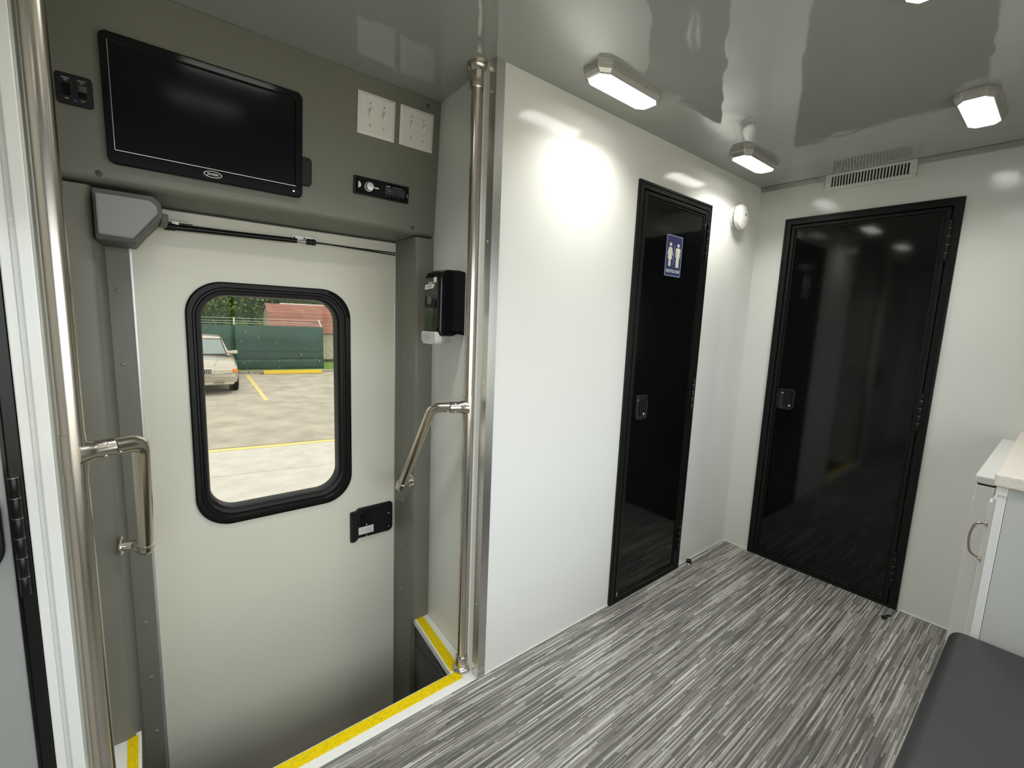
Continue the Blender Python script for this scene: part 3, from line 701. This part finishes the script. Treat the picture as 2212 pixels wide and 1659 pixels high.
# ------------------------------------------------------------------ ceiling lamps
def lamp(x, y, label):
    t_ = empty('ceiling_lamp', (x, y, H), label, 'lamp', 'oblong LED lamps on the ceiling')
    q = MB()
    def o8(a, b, c): return [(a, b-c*1.0), (a-c*1.6, b), (-a+c*1.6, b), (-a, b-c), (-a, -b+c), (-a+c*1.6, -b), (a-c*1.6, -b), (a, -b+c)]
    lv = [(o8(.163, .053, .024), 0.0), (o8(.163, .053, .024), -.008), (o8(.159, .050, .022), -.017), (o8(.150, .043, .018), -.028), (o8(.1435, .040, .017), -.0295), (o8(.1435, .040, .017), -.024)]
    rg = [[q.bm.verts.new((a, b, z)) for a, b in pts] for pts, z in lv]
    for A_, B_ in zip(rg, rg[1:]):
        for i in range(8): q.bm.faces.new((A_[i], A_[(i+1) % 8], B_[(i+1) % 8], B_[i]))
    q.build('housing', LAMPH, t_, bevel=.0015)
    q = MB(); q.prism(o8(.1425, .0392, .0165), -.0275, -.0245); q.build('lens', LENS, t_)
    q = MB()
    q.bm.free()
    for s_ in (-1, 1):
        q = MB(); q.box(s_*.045-.004, s_*.045+.004, -.0535, -.048, -.016, -.009); q.build('clip', CHROME, t_)
    ld = bpy.data.lights.new('lamp_light', 'AREA'); ld.shape = 'RECTANGLE'; ld.size = .28; ld.size_y = .07; ld.energy = LAMP_W; ld.spread = math.radians(122); ld.color = (1.0, .985, .93)
    lo_ = bpy.data.objects.new('light', ld); COL.objects.link(lo_); lo_.parent = t_; lo_.location = (0, 0, -.0285)
    return t_
L0 = lamp(.385, -.165, 'oblong ceiling lamp nearest the aluminium corner trim')
def lamp_at(x, y, label):
    c = dup(L0); c.location = (x, y, H); c['label'] = label
lamp_at(1.325, -.165, 'oblong ceiling lamp beside the top of the restroom door')
lamp_at(1.325, -.885, 'oblong ceiling lamp right of the slotted air vent')
lamp_at(.385, -.885, 'ceiling lamp cut by the top edge of the photo')
lamp_at(-.555, -.885, 'ceiling lamp above the photographer, out of the picture')
lamp_at(-.555, -.165, 'ceiling lamp in front of the entry, out of the picture')
lamp_at(-1.495, -.885, 'ceiling lamp behind the photographer')

# ------------------------------------------------------------------ right side: cabinet, worktop, bench
cb = empty('base_cabinet', (.90, -1.12, 0), 'grey-sided white base cabinet behind the black bench', 'cabinet')
def cx_(x, y, z): return (x-.90, y+1.12, z)
def CB(mb, x0, x1, y0, y1, z0, z1, *a, **k): return mb.box(x0-.90, x1-.90, y0+1.12, y1+1.12, z0, z1, *a, **k)
q = MB(); CB(q, .902, XF-.002, -1.76, -1.125, 0, .879); q.build('carcass', CABW, cb)
q = MB(); CB(q, .899, .902, -1.76, -1.1225, 0, .879, 0); q.build('side_panel', CABG, cb)
q = MB(); CB(q, .897, .925, -1.1215, -1.1035, 0, .879, .0012); CB(q, .893, .926, -1.122, -1.100, .855, .879, .001); q.build('stile', CABW, cb)
q = MB(); CB(q, .93, 1.008, -1.110, -1.096, .10, .835, .003); CB(q, .945, .993, -1.097, -1.089, .12, .82, .003); dr = q.build('door', CABW, cb)
q = MB(); q.tube(bez([cx_(.945, -1.094, .757), cx_(.945, -1.070, .750), cx_(.945, -1.062, .705), cx_(.945, -1.070, .660), cx_(.945, -1.094, .652)], .03, 6), .0032, 14)
for z in (.757, .652): q.lathe([(.0075, 0), (.006, .003), (.0035, .008)], cx_(.945, -1.0945, z), (0, 1, 0), n=14)
q.build('handle', NICKEL, cb, smooth=45)
q = MB(); CB(q, .926, .931, -1.120, -1.106, 0, .84); q.build('door_gap', SLOT, cb)
ct = MB(); ct.box(.884, XF-.001, -1.76, -1.094, .880, .912, .004)
tag(ct.build('worktop', QUARTZ), 'beige speckled stone worktop on the base cabinet', 'worktop')
sc_ = empty('side_cabinet', (1.012, -1.09, 0), 'slim white cabinet with a lid between worktop and end wall', 'cabinet')
q = MB(); q.box(0, XF-1.012-.002, -.004, .036, 0, .845); q.build('body', CABW, sc_, bevel=.002)
q = MB(); q.box(.004, XF-1.012-.01, .036, .0385, .02, .80); q.build('front_panel', CABW, sc_, bevel=.001)
q = MB(); q.box(-.004, XF-1.012-.002, -.0035, .041, .850, .874); q.build('lid', CABW, sc_, bevel=.005)
q = MB(); q.box(.004, .7, -.001, .034, .845, .850); q.build('lid_gap', SLOT, sc_)
q = MB(); dome(q, (-.0005, .022, .72), .004, (-1, 0, 0), .002); q.build('screw_cap', CABW, sc_, smooth=40)

bn = empty('bench', (.15, -1.35, 0), 'black padded vinyl bench seat in the lower right corner', 'bench')
q = MB(); q.box(-.60, .742, -.36, .285, .385, .452)
cu_o = q.build('seat_cushion', LEATHER, bn)
bv = cu_o.modifiers.new('bevel', 'BEVEL'); bv.width = .028; bv.segments = 6
for f_ in cu_o.data.polygons: f_.use_smooth = True
q = MB(); q.box(-.58, .735, -.34, .255, 0, .385); q.build('base', BLACKP, bn, bevel=.003)

# assumed window band in the unseen wall opposite, added for fill daylight
w2 = empty('fill_window', ((WA+WB)/2, YO, (WC+WD)/2), 'long clear window added for fill daylight in the unseen wall opposite the entry', 'window', kind='structure')
hw_, hh_ = (WB-WA)/2, (WD-WC)/2
q = MB(); q.quad((-hw_, -.03, -hh_), (hw_, -.03, -hh_), (hw_, -.03, hh_), (-hw_, -.03, hh_)); q.build('glass_pane', clear, w2)
q = MB(); q.ring(rrect(-hw_-.03, hw_+.03, -hh_-.03, hh_+.03, .05, 5), rrect(-hw_+.012, hw_-.012, -hh_+.012, hh_-.012, .04, 5), .0, .012, axis='y')
for k in (-1, 0, 1): q.box(k*hw_/2-.015, k*hw_/2+.015, -.025, .010, -hh_, hh_)
q.build('window_frame', BLACKF, w2)

# door stops on the floor
ds = empty('door_stop', (1.368, -.026, 0), 'small black door stop by the restroom door', 'door stop')
q = MB(); q.lathe([(.013, 0), (.013, .004), (.009, .008), (.009, .014)], n=20); q.build('base', STEEL, ds, smooth=40)
q = MB(); q.lathe([(.011, .010), (.0135, .014), (.0135, .022), (.009, .028), (0, .029)], n=20); q.build('bumper', RUBBER, ds, smooth=40)
ds = empty('door_stop', (1.678, -.818, 0), 'small chrome door stop at the corner of the wide door', 'door stop')
q = MB(); q.lathe([(.015, 0), (.015, .006), (.011, .018), (0, .020)], n=20); q.build('base', CHROME, ds, smooth=40)
q = MB(); q.tube([(-.008, .006, .012), (-.022, .018, .012)], .008, 14); q.build('bumper', RUBBER, ds, smooth=40)

# ------------------------------------------------------------------ door_4, left edge (hinged to the partition)
d4 = empty('door_4', (-1.0455, 0, 0), 'grey interior door with black frame and hinge at the far left', 'door', kind='structure')
q = MB(); q.box(-.015, .003, -.010, .02, 0, 1.95, .002); q.box(-.7545, -.724, -.010, .02, 0, 1.95, .002); q.box(-.724, -.015, -.010, .02, 1.92, 1.95); q.build('door_frame', BLACKF, d4)
q = MB(); q.box(-.724, -.020, -.006, .02, .01, 1.918); q.build('door_leaf', DGREY, d4, bevel=.002)
q = MB(); q.box(-.020, -.0155, -.009, .01, .01, 1.918); q.build('edge_strip', BLACKS, d4)
q = MB()
for i in range(6):
    z0 = .725+i*.038; q.lathe([(.0065, .0006), (.0073, .002), (.0073, .035), (.0065, .0366)], (-.008, -.0165, z0), (0, 0, 1), n=16)
q.box(-.016, .001, -.0115, -.0095, .73, .948); hg = q.build('hinge', BLACKF, d4, smooth=40)
for i in range(1, 7):
    q = MB(); q.lathe([(.0076, 0), (.0076, .0012)], (-.008, -.0165, .725+i*.038-.001), (0, 0, 1), n=16); q.build('washer', ZINC, hg, smooth=40)
q = MB(); q.prism(rrect(-.165, -.027, .772, .95, .055, 8), -.007, -.028, 'y'); q.build('pull_handle', BLACKP, d4, bevel=.006)

#OUTSIDE
# ------------------------------------------------------------------ unseen body shell behind the lining, added to stop light leaks
s = MB()
s.box(-1.06, -.866, .632, .66, -.75, H); s.box(-.052, .12, .632, .66, -.75, H); s.box(-.866, -.052, .632, .66, 1.505, H); s.box(-.866, -.052, .632, .66, -.75, -.60)
s.box(.10, XF+.05, .62, .66, -.75, H); s.box(XB, -1.04, .62, .66, -.75, H)
s.box(XB, XF+.05, YO-.05, .62, -.72, -.68); s.box(XB-.05, XB-.01, YO-.05, .66, -.75, H); s.box(XF+.051, XF+.08, YO-.05, .66, -.75, H); s.box(XB, XF+.05, YO-.08, YO-.051, -.75, WC); s.box(XB, XF+.05, YO-.08, YO-.051, WD, H); s.box(XB, WA, YO-.08, YO-.051, WC, WD); s.box(WB, XF+.05, YO-.08, YO-.051, WC, WD)
tag(s.build('wall_leak_shell', mat('white_body_paint', (.75, .76, .75), .25)), 'unseen outer body shell added around the interior to stop light leaks', 'wall', kind='structure')

# ------------------------------------------------------------------ outside, seen through the door window
G = -1.05
TH = math.atan2(-.165, .986)
RZ = Matrix.Rotation(TH, 4, 'Z')
ASPH = mat('weathered_asphalt', (.36, .335, .275), .9, spec=.2, bump=(30, .5, .02, 6), noisecol=(1.6, (.50, .47, .385), .35, .68))
CONC = mat('pale_concrete', (.50, .49, .44), .9, spec=.2, bump=(60, .4, .01, 6), noisecol=(3.5, (.60, .585, .52), .3, .7))
PAINTY = mat('yellow_road_paint', (.72, .60, .20), .8, noisecol=(14, (.62, .55, .30), .45, .7))
GRASS = mat('grass_ground', (.10, .20, .03), .9, noisecol=(8, (.17, .28, .05), .35, .65), bump=(40, 1, .03, 5))
KERB = mat('kerb_concrete', (.42, .39, .33), .9, noisecol=(9, (.30, .27, .22), .4, .65))
FAB = mat('green_fence_fabric', (.022, .066, .042), .8, noisecol=(1.3, (.030, .085, .058), .35, .65))
ROOF = mat('rust_red_roof', (.29, .135, .095), .85, spec=.2, noisecol=(2.2, (.37, .18, .13), .35, .7))
SIDING = mat('grey_beige_siding', (.55, .51, .41), .8, noisecol=(6, (.42, .38, .29), .4, .7))
GALV = mat('galvanised_post', (.62, .66, .64), .5)
def outM(x, y): return Matrix.Translation((x, y, G)) @ RZ
q = MB(); q.box(-45, 60, -30, 10.10, -.4, 0)            # parking lot, local frame at (1.84,18.0)
q.bm.verts.ensure_lookup_table()
tag(q.build('parking_lot', ASPH, M=outM(1.84, 8.6)), 'weathered beige asphalt car park outside the door window', 'ground', kind='structure')
# pale concrete apron nearest the vehicle: slabs with an open joint
ap = empty('concrete_apron', label='pale concrete apron with a joint nearest the vehicle', cat='ground', kind='structure', M=outM(-.05, 7.45))
q = MB(); q.box(-20, 25, -1.395, -.09, -.05, .012); q.build('slab', CONC, ap)
q = MB(); q.box(-20, 25, -7.0, -1.408, -.05, .012); q.build('slab', CONC, ap)
q = MB(); q.box(-20, 25, -.075, .075, -.05, .013); q.build('yellow_edge_line', PAINTY, ap)
q = MB(); q.box(-20, 25, .075, .12, -.05, .010); q.build('dark_joint', mat('joint_brown', (.16, .12, .10), .9), ap)
# bay line
q = MB(); q.prism([(1.565, 11.80), (1.665, 11.90), (2.13, 17.35), (1.99, 17.30)], G-.02, G+.006)
tag(q.build('bay_line', PAINTY), 'faded yellow parking bay line on the asphalt', 'road marking')
kb = empty('kerb', label='worn concrete kerb below the green fence', cat='kerb', M=outM(1.84, 18.0))
rk = random.Random(3)
x = -14.0
while x < 9:
    L_ = 2.4; q = MB(); q.box(x, x+L_-.02, -.30, -.10, -.05, .10+rk.uniform(-.006, .006), .015); q.build('kerb_stone', KERB, kb); x += L_
ws = empty('wheel_stop', label='bright yellow concrete wheel stop against the kerb', cat='wheel stop', M=outM(3.60, 17.25))
q = MB(); q.prism([(-.10, 0), (.10, 0), (.07, .13), (-.07, .13)], -1.0, .98, 'x', 0); 
q.build('block', mat('yellow_concrete', (.80, .58, .04), .8, noisecol=(20, (.62, .48, .10), .5, .75)), ws, bevel=.012)
q = MB(); q.box(-1.15, 1.0, -.17, .10, .001, .012); q.build('rust_stain_pad', mat('rusty_asphalt', (.25, .16, .09), .9), ws)
gr = MB(); gr.box(-30, 40, -.08, 26, -.3, .02)
tag(gr.build('grass_verge', GRASS, M=outM(1.84, 18.0)), 'green grass verge behind the kerb and fence', 'grass', kind='stuff')

# fence with green fabric, local x along the fence
fn = empty('chain_fence', label='chain fence covered in dark green fabric with barbed wire on top', cat='fence', M=outM(1.84, 18.0))
FX1 = 2.97
def fabric(x0, x1, z0, z1, y):
    q = MB(); nx = max(2, int((x1-x0)/.12)); 
    g = [[q.bm.verts.new((x0+(x1-x0)*i/nx, y+.012*math.sin(i*1.1)+.008*math.sin(j*2+i*.4), z0+(z1-z0)*j/3 + (.006*math.sin(i*2.3) if j == 3 else 0))) for i in range(nx+1)] for j in range(4)]
    for j in range(3):
        for i in range(nx): q.bm.faces.new((g[j][i], g[j][i+1], g[j+1][i+1], g[j+1][i]))
    o = q.build('fabric_panel', FAB, fn, smooth=60); sdm = o.modifiers.new('thick', 'SOLIDIFY'); sdm.thickness = .006
fabric(-14, -3.0, .13, 1.755, -.03); fabric(-3.02, -.02, .13, 1.75, -.034); fabric(-.04, FX1, .14, 1.755, -.03)
fabric(-.35, FX1, .13, .50, -.068)
q = MB(); q.box(.2, FX1-.02, -.056, -.050, .80, .83); q.build('fabric_fold', mat('green_fabric_dark', (.016, .052, .033), .8), fn)
for x in (-12.2, -9.2, -6.2, -3.2, -.02, FX1-.06):
    q = MB(); q.tube([(x, .03, .024), (x, .03, 1.73)], .03, 12); q.build('post', GALV, fn, smooth=40)
    q = MB(); lean = .0 if x < 2 else -.10
    q.box(x-.022, x+.022, .0, .04, 1.76, 2.03)
    if lean:
        for v in q.bm.verts:
            if v.co.z > 1.9: v.co.x += lean
    q.build('outrigger_arm', mat('white_arm', (.78, .84, .80), .5) if 'white_arm' not in bpy.data.materials else bpy.data.materials['white_arm'], fn)
for k, z in enumerate((1.82, 1.90, 2.0)):
    q = MB(); q.tube([(-14, -.005, z), (-.02, -.005, z+.004), (FX1-.05, -.005, z-.002)], .006, 5); q.build('barbed_wire', GALV, fn)
q = MB(); q.tube([(-14, .03, 1.70), (FX1-.05, .03, 1.70)], .02, 8); q.build('top_rail', GALV, fn, smooth=40)
rk = random.Random(11)
q = MB()
for _ in range(34):
    x = rk.uniform(-.6, 2.8) if rk.random() < .7 else rk.uniform(-3, 0); z = rk.uniform(.15, .6) if rk.random() < .6 else rk.uniform(.6, 1.7)
    q.box(x, x+rk.uniform(.01, .025), -.095, -.090, z, z+rk.uniform(.01, .07))
tag(q.build('pale_scuffs', mat('scuff_grey', (.42, .47, .42), .8), fn), kind='stuff')

# shed with gambrel roof
sh = empty('garden_shed', label='timber shed with a rust red gambrel roof behind the fence end', cat='shed', M=Matrix.Translation((3.66, 21.25, G)) @ Matrix.Rotation(math.radians(-4.5), 4, 'Z'))
LW, DP = 9.0, 3.0
q = MB(); q.box(.10, LW-.1, .08, DP-.08, .14, 1.40); q.build('wall_core', SIDING, sh)
nb = 60
for i in range(nb):
    x = .10 + i*.148; q = MB(); q.box(x, x+.140, .045, .08, .14, 1.34); q.build('siding_board', SIDING, sh)
q = MB(); q.box(.08, LW-.08, .04, DP-.04, .04, .14); q.build('skirt', mat('dark_skirt', (.10, .08, .06), .9), sh)
E0, E1, E2 = (-.06, 1.34), (.42, 2.22), (1.5, 2.62)
prof = [E0, E1, E2, (DP-.42, 2.22), (DP+.06, 1.34)]
for (a, b), nm in (((prof[0], prof[1]), 'lower_roof'), ((prof[1], prof[2]), 'upper_roof'), ((prof[2], prof[3]), 'upper_roof'), ((prof[3], prof[4]), 'lower_roof')):
    q = MB(); d = Vector((b[0]-a[0], b[1]-a[1])).normalized(); nrm = Vector((-d.y, d.x))*.04
    q.prism([(a[0], a[1]), (b[0], b[1]), (b[0]+nrm.x, b[1]+nrm.y), (a[0]+nrm.x, a[1]+nrm.y)], -.04, LW, 'x')
    # shingle courses
    ln = (Vector(b)-Vector(a)).length; k = 1
    while k*.2 < ln:
        p_ = Vector(a) + d*(k*.2); q.prism([(p_.x+nrm.x, p_.y+nrm.y), (p_.x+nrm.x*1.3, p_.y+nrm.y*1.3), (p_.x+nrm.x+d.x*.02, p_.y+nrm.y+d.y*.02)], -.04, LW, 'x'); k += 1
    q.build(nm, ROOF, sh)
q = MB(); q.prism([(.0, 1.30), (.44, 2.18), (1.5, 2.56), (DP-.44, 2.18), (DP, 1.30)], .02, .10, 'x'); q.build('gable', SIDING, sh)
for k in range(12):
    q = MB(); y_ = .05+k*.245; q.box(.0, .035, y_, y_+.225, .14, 1.40+min(y_, DP-y_-.2)*1.0 if 0 else 1.42); q.build('gable_board', SIDING, sh)
q = MB(); q.box(-.03, .03, -.06, .0, .1, 1.36); q.build('corner_board', mat('pale_trim_board', (.50, .49, .42), .7), sh)
q = MB(); q.box(.6, LW, 1.44, 1.56, 2.64, 2.70); q.build('ridge_cap', mat('pale_ridge', (.72, .70, .64), .6), sh)
q = MB(); q.box(1.72, 2.20, .14, .22, 1.78, 1.84); q.build('roof_vent', mat('brown_vent', (.10, .05, .04), .7), sh)

# trees behind: crowns of leaf clumps over a rough green mass
LEAF = bpy.data.materials.new('tree_leaves'); LEAF.use_nodes = True
ln_ = LEAF.node_tree.nodes; ll = LEAF.node_tree.links; lb = ln_['Principled BSDF']; lb.inputs['Roughness'].default_value = .6; lb.inputs['Specular IOR Level'].default_value = .2
tcn = ln_.new('ShaderNodeTexCoord'); nz_ = ln_.new('ShaderNodeTexNoise'); nz_.inputs['Scale'].default_value = 1.1; nz_.inputs['Detail'].default_value = 4
rr_ = ramp(LEAF.node_tree, [(.32, (.045, .085, .015)), (.5, (.10, .175, .03)), (.68, (.21, .32, .06))])
ll.new(tcn.outputs['Object'], nz_.inputs['Vector']); ll.new(nz_.outputs['Fac'], rr_.inputs[0]); ll.new(rr_.outputs[0], lb.inputs['Base Color'])
BARK = mat('bark', (.09, .065, .045), .9)
def tree(x, y, h, r, seed, label):
    rk = random.Random(seed)
    t_ = empty('leafy_tree', (x, y, G), label, 'tree', 'leafy green trees behind the fence')
    q = MB(); q.tube([(0, 0, .06), (.05, 0, h*.35), (0, .05, h*.7)], [.14, .11, .05], 10); q.build('trunk', BARK, t_, smooth=50)
    q = MB(); bm = q.bm
    blobs = [(Vector((rk.uniform(-.7, .7)*r, rk.uniform(-.6, .6)*r, rk.uniform(.38, .92)*h)), rk.uniform(.30, .55)*r) for _ in range(26)]
    vv = []; 
    for c_, br in blobs:
        n_ = 420
        for _ in range(n_):
            d = Vector((rk.gauss(0, 1), rk.gauss(0, 1), rk.gauss(0, 1))).normalized()
            p_ = c_ + d*br*rk.uniform(.72, 1.06)
            s_ = rk.uniform(.05, .10)
            nn = (d + Vector((rk.uniform(-.7, .7), rk.uniform(-.7, .7), rk.uniform(-.3, .9)))).normalized()
            u = nn.orthogonal().normalized(); v = nn.cross(u); a = rk.uniform(0, 6.28); u, v = u*math.cos(a)+v*math.sin(a), v*math.cos(a)-u*math.sin(a)
            bm.faces.new([bm.verts.new(p_+u*s_), bm.verts.new(p_+v*s_*.6), bm.verts.new(p_-u*s_), bm.verts.new(p_-v*s_*.6)])
    me = bpy.data.meshes.new('crown'); bm.to_mesh(me); bm.free(); me.materials.append(LEAF)
    o = bpy.data.objects.new('crown', me); COL.objects.link(o); o.parent = t_; o['kind'] = 'stuff'
    return t_
for i, (x, y, h, r, lab) in enumerate((
    (-1.6, 24.5, 5.2, 2.2, 'leafy tree far left beyond the window, mostly hidden by the frame'),
    (.9, 24.6, 5.2, 2.0, 'leafy tree directly above the parked car roof'),
    (2.4, 27.2, 6.0, 2.0, 'leafy tree above the white fence arm'),
    (3.9, 27.0, 5.6, 2.2, 'leafy tree just left behind the shed gable'),
    (6.0, 29.0, 6.0, 2.4, 'leafy tree behind the middle of the red shed roof'),
    (8.6, 30.0, 6.0, 2.5, 'leafy tree behind the right part of the red shed roof'),
    (-4.4, 26.0, 5.5, 2.4, 'leafy tree beyond the left end of the green fence'))):
    tree(x, y, h, r, 40+i, lab)
q = MB(); q.box(-40, 45, 0, .6, .025, 3.4)
for v in q.bm.verts: v.co.z += .0
hb = q.build('far_hedge', GRASS, M=Matrix.Translation((2, 39, G)) @ RZ)
tag(hb, 'dark green hedge line far behind the trees', 'hedge', kind='stuff')

# ------------------------------------------------------------------ parked car (front towards the door)
PAINT = mat('champagne_paint', (.46, .42, .33), .22, metal=.35, coat=.6)
CARG = mat('car_glass', (.22, .27, .25), .06, spec=.8)
HEADL = mat('headlight_glass', (.55, .52, .42), .08, coat=1)
AMBER = mat('amber_lens', (.85, .26, .04), .15)
TYRE = mat('tyre', (.015, .015, .015), .8)
HW = .965
car = empty('parked_car', label='champagne coloured saloon car parked facing the vehicle', cat='car', M=Matrix.Translation((.26, 13.18, G)) @ Matrix.Rotation(math.radians(-5), 4, 'Z'))
# lower body, lofted along y (front = 0). each station: y, half width, bottom z, shoulder z, centre top z
st_ = [(.02, .80, .36, .56, .60), (.05, .86, .30, .60, .66), (.16, .91, .27, .66, .72), (.40, .945, .26, .76, .83), (.8, .96, .26, .83, .90), (1.25, .965, .26, .88, .955), (1.45, .965, .26, .90, .98), (2.0, .965, .26, .91, .98), (3.3, .965, .26, .92, 1.0), (3.9, .955, .28, .93, 1.02), (4.5, .93, .32, .92, 1.0), (4.85, .86, .40, .88, .92)]
q = MB(); R_ = []
for (y, hwid, zb, zs, zt) in st_:
    half = [(0, zb), (hwid*.80, zb), (hwid*.97, zb+.07), (hwid, zb+.22 if zb+.22 < zs else (zb+zs)/2), (hwid*.985, zs-.06), (hwid*.93, zs), (hwid*.70, zs+(zt-zs)*.55), (hwid*.35, zs+(zt-zs)*.9), (0, zt)]
    pts_ = [(-a, b) for a, b in half[::-1]] + half[1:-1][::1]
    full = [(a, b) for a, b in half] + [(-a, b) for a, b in half[-2:0:-1]]
    R_.append([q.bm.verts.new((a, y, b)) for a, b in full])
for A_, B_ in zip(R_, R_[1:]):
    for i in range(len(A_)): q.bm.faces.new((A_[i], A_[(i+1) % len(A_)], B_[(i+1) % len(A_)], B_[i]))
q.bm.faces.new(R_[0]); q.bm.faces.new(R_[-1])
body = q.build('body', PAINT, car, smooth=35)
# cabin
q = MB(); R_ = []
for (y, hwid, z0, z1) in ((1.42, .80, .93, .965), (2.02, .66, .93, 1.43), (2.25, .65, .93, 1.49), (3.1, .65, .93, 1.505), (3.5, .64, .93, 1.47), (4.15, .74, .93, .99)):
    half = [(min(.86, hwid+.17) if z1 > 1.1 else hwid, z0), (hwid+.015, z1-.10 if z1 > 1.1 else z1-.015), (hwid-.05, z1-.025 if z1 > 1.1 else z1), (hwid*.5, z1+.005), (0, z1+.012)]
    full = half + [(-a, b) for a, b in half[-2::-1]]
    R_.append([q.bm.verts.new((a, y, b)) for a, b in full])
for A_, B_ in zip(R_, R_[1:]):
    for i in range(len(A_)-1): q.bm.faces.new((A_[i], A_[i+1], B_[i+1], B_[i]))
q.build('cabin', PAINT, car, smooth=35)
# windscreen laid just proud of the front of the cabin
q = MB(); wpts = [(-.735, 1.435, .985), (.735, 1.435, .985), (.70, 1.55, 1.09), (.615, 1.995, 1.40), (-.615, 1.995, 1.40), (-.70, 1.55, 1.09)]
nrm = Vector((0, -.62, .78))*.012
vs_ = [q.bm.verts.new(Vector(p_)+nrm) for p_ in wpts]; q.bm.faces.new(vs_); wsn = q.build('windscreen', CARG, car)
q = MB()
for a, b in zip(wpts, wpts[1:]+wpts[:1]): q.tube([Vector(a)+nrm*1.3, Vector(b)+nrm*1.3], .012, 6)
q.build('seal', RUBBER, wsn)
for s_ in (1, -1):
    q = MB(); q.quad((s_*.845, 1.75, .985), (s_*.845, 3.9, .985), (s_*.70, 3.35, 1.40), (s_*.70, 2.2, 1.40)); q.build('side_window', CARG, car)
    q = MB(); q.prism(rrect(.70, .995, 1.0, 1.105, .035, 6), 1.50, 1.60, 'y')
    for v in q.bm.verts: v.co.x = s_*(v.co.x + .02)
    mr = q.build('wing_mirror', mat('mirror_paint', (.62, .58, .46), .25) if 'mirror_paint' not in bpy.data.materials else bpy.data.materials['mirror_paint'], car, bevel=.012)
    for v in mr.data.vertices:
        if abs(v.co.x) < .84: v.co.z = 1.04 + (v.co.z-1.04)*.5
    # headlights
    hp = [(.36, .565), (.80, .60), (.80, .70), (.39, .695)]
    q = MB(); q.prism([(s_*a, b) for a, b in hp], -.01, .22, 'y'); q.build('headlight', HEADL, car, bevel=.01)
    q = MB(); q.prism([(s_*a, b) for a, b in ((.80, .60), (.925, .625), (.925, .70), (.80, .70))], .045, .30, 'y'); q.build('indicator_lens', AMBER, car, bevel=.01)
    for yy in (.95, 3.85):
        q = MB(); q.lathe([(.0, -.10), (.20, -.10), (.30, -.11), (.325, -.09), (.33, 0), (.325, .09), (.30, .11), (.20, .10), (0, .10)], (s_*.86, yy, .33), (1, 0, 0), n=28); wh = q.build('wheel', TYRE, car, smooth=40)
        q = MB(); q.lathe([(.19, .10), (.17, .112), (.05, .105), (0, .11)], (s_*.86, yy, .33), (s_, 0, 0), n=24); q.build('hubcap', ALU, wh, smooth=40)
q = MB(); q.prism(rrect(-.84, .84, .28, .52, .06, 5), -.10, .08, 'y')
for v in q.bm.verts: v.co.y += .16*(abs(v.co.x)/.9)**3
bp_ = q.build('bumper', PAINT, car, bevel=.03)
for s_ in (1, -1):
    for z in (.335, .365):
        q = MB(); q.box(min(s_*.35, s_*.60), max(s_*.35, s_*.60), -.106, -.095, z, z+.012)
        for v in q.bm.verts: v.co.y += .16*(abs(v.co.x)/.9)**3 - .002
        q.build('air_slot', SLOT, bp_)
q = MB(); q.box(-.10, .10, -.108, -.098, .40, .44); q.build('number_plate_mount', PAINT, bp_)
q = MB(); q.prism([(-.30, .56), (.30, .56), (.37, .60), (.37, .70), (.30, .735), (-.30, .735), (-.37, .70), (-.37, .60)], -.035, .12, 'y'); q.build('grille_surround', CHROME, car, bevel=.01)
q = MB(); q.box(-.32, .32, -.040, -.03, .585, .715)
gril = q.build('grille', SLOT, car)
for i in range(17):
    q = MB(); x = -.30+i*.0375; q.box(x-.006, x+.006, -.048, -.038, .59, .71); q.build('bar', CHROME, gril)
q = MB()
for s_ in (1, -1): q.tube([(s_*.52, 1.40, .962), (s_*.48, .8, .905), (s_*.40, .30, .80)], .006, 6)
q.build('hood_crease', PAINT, car)
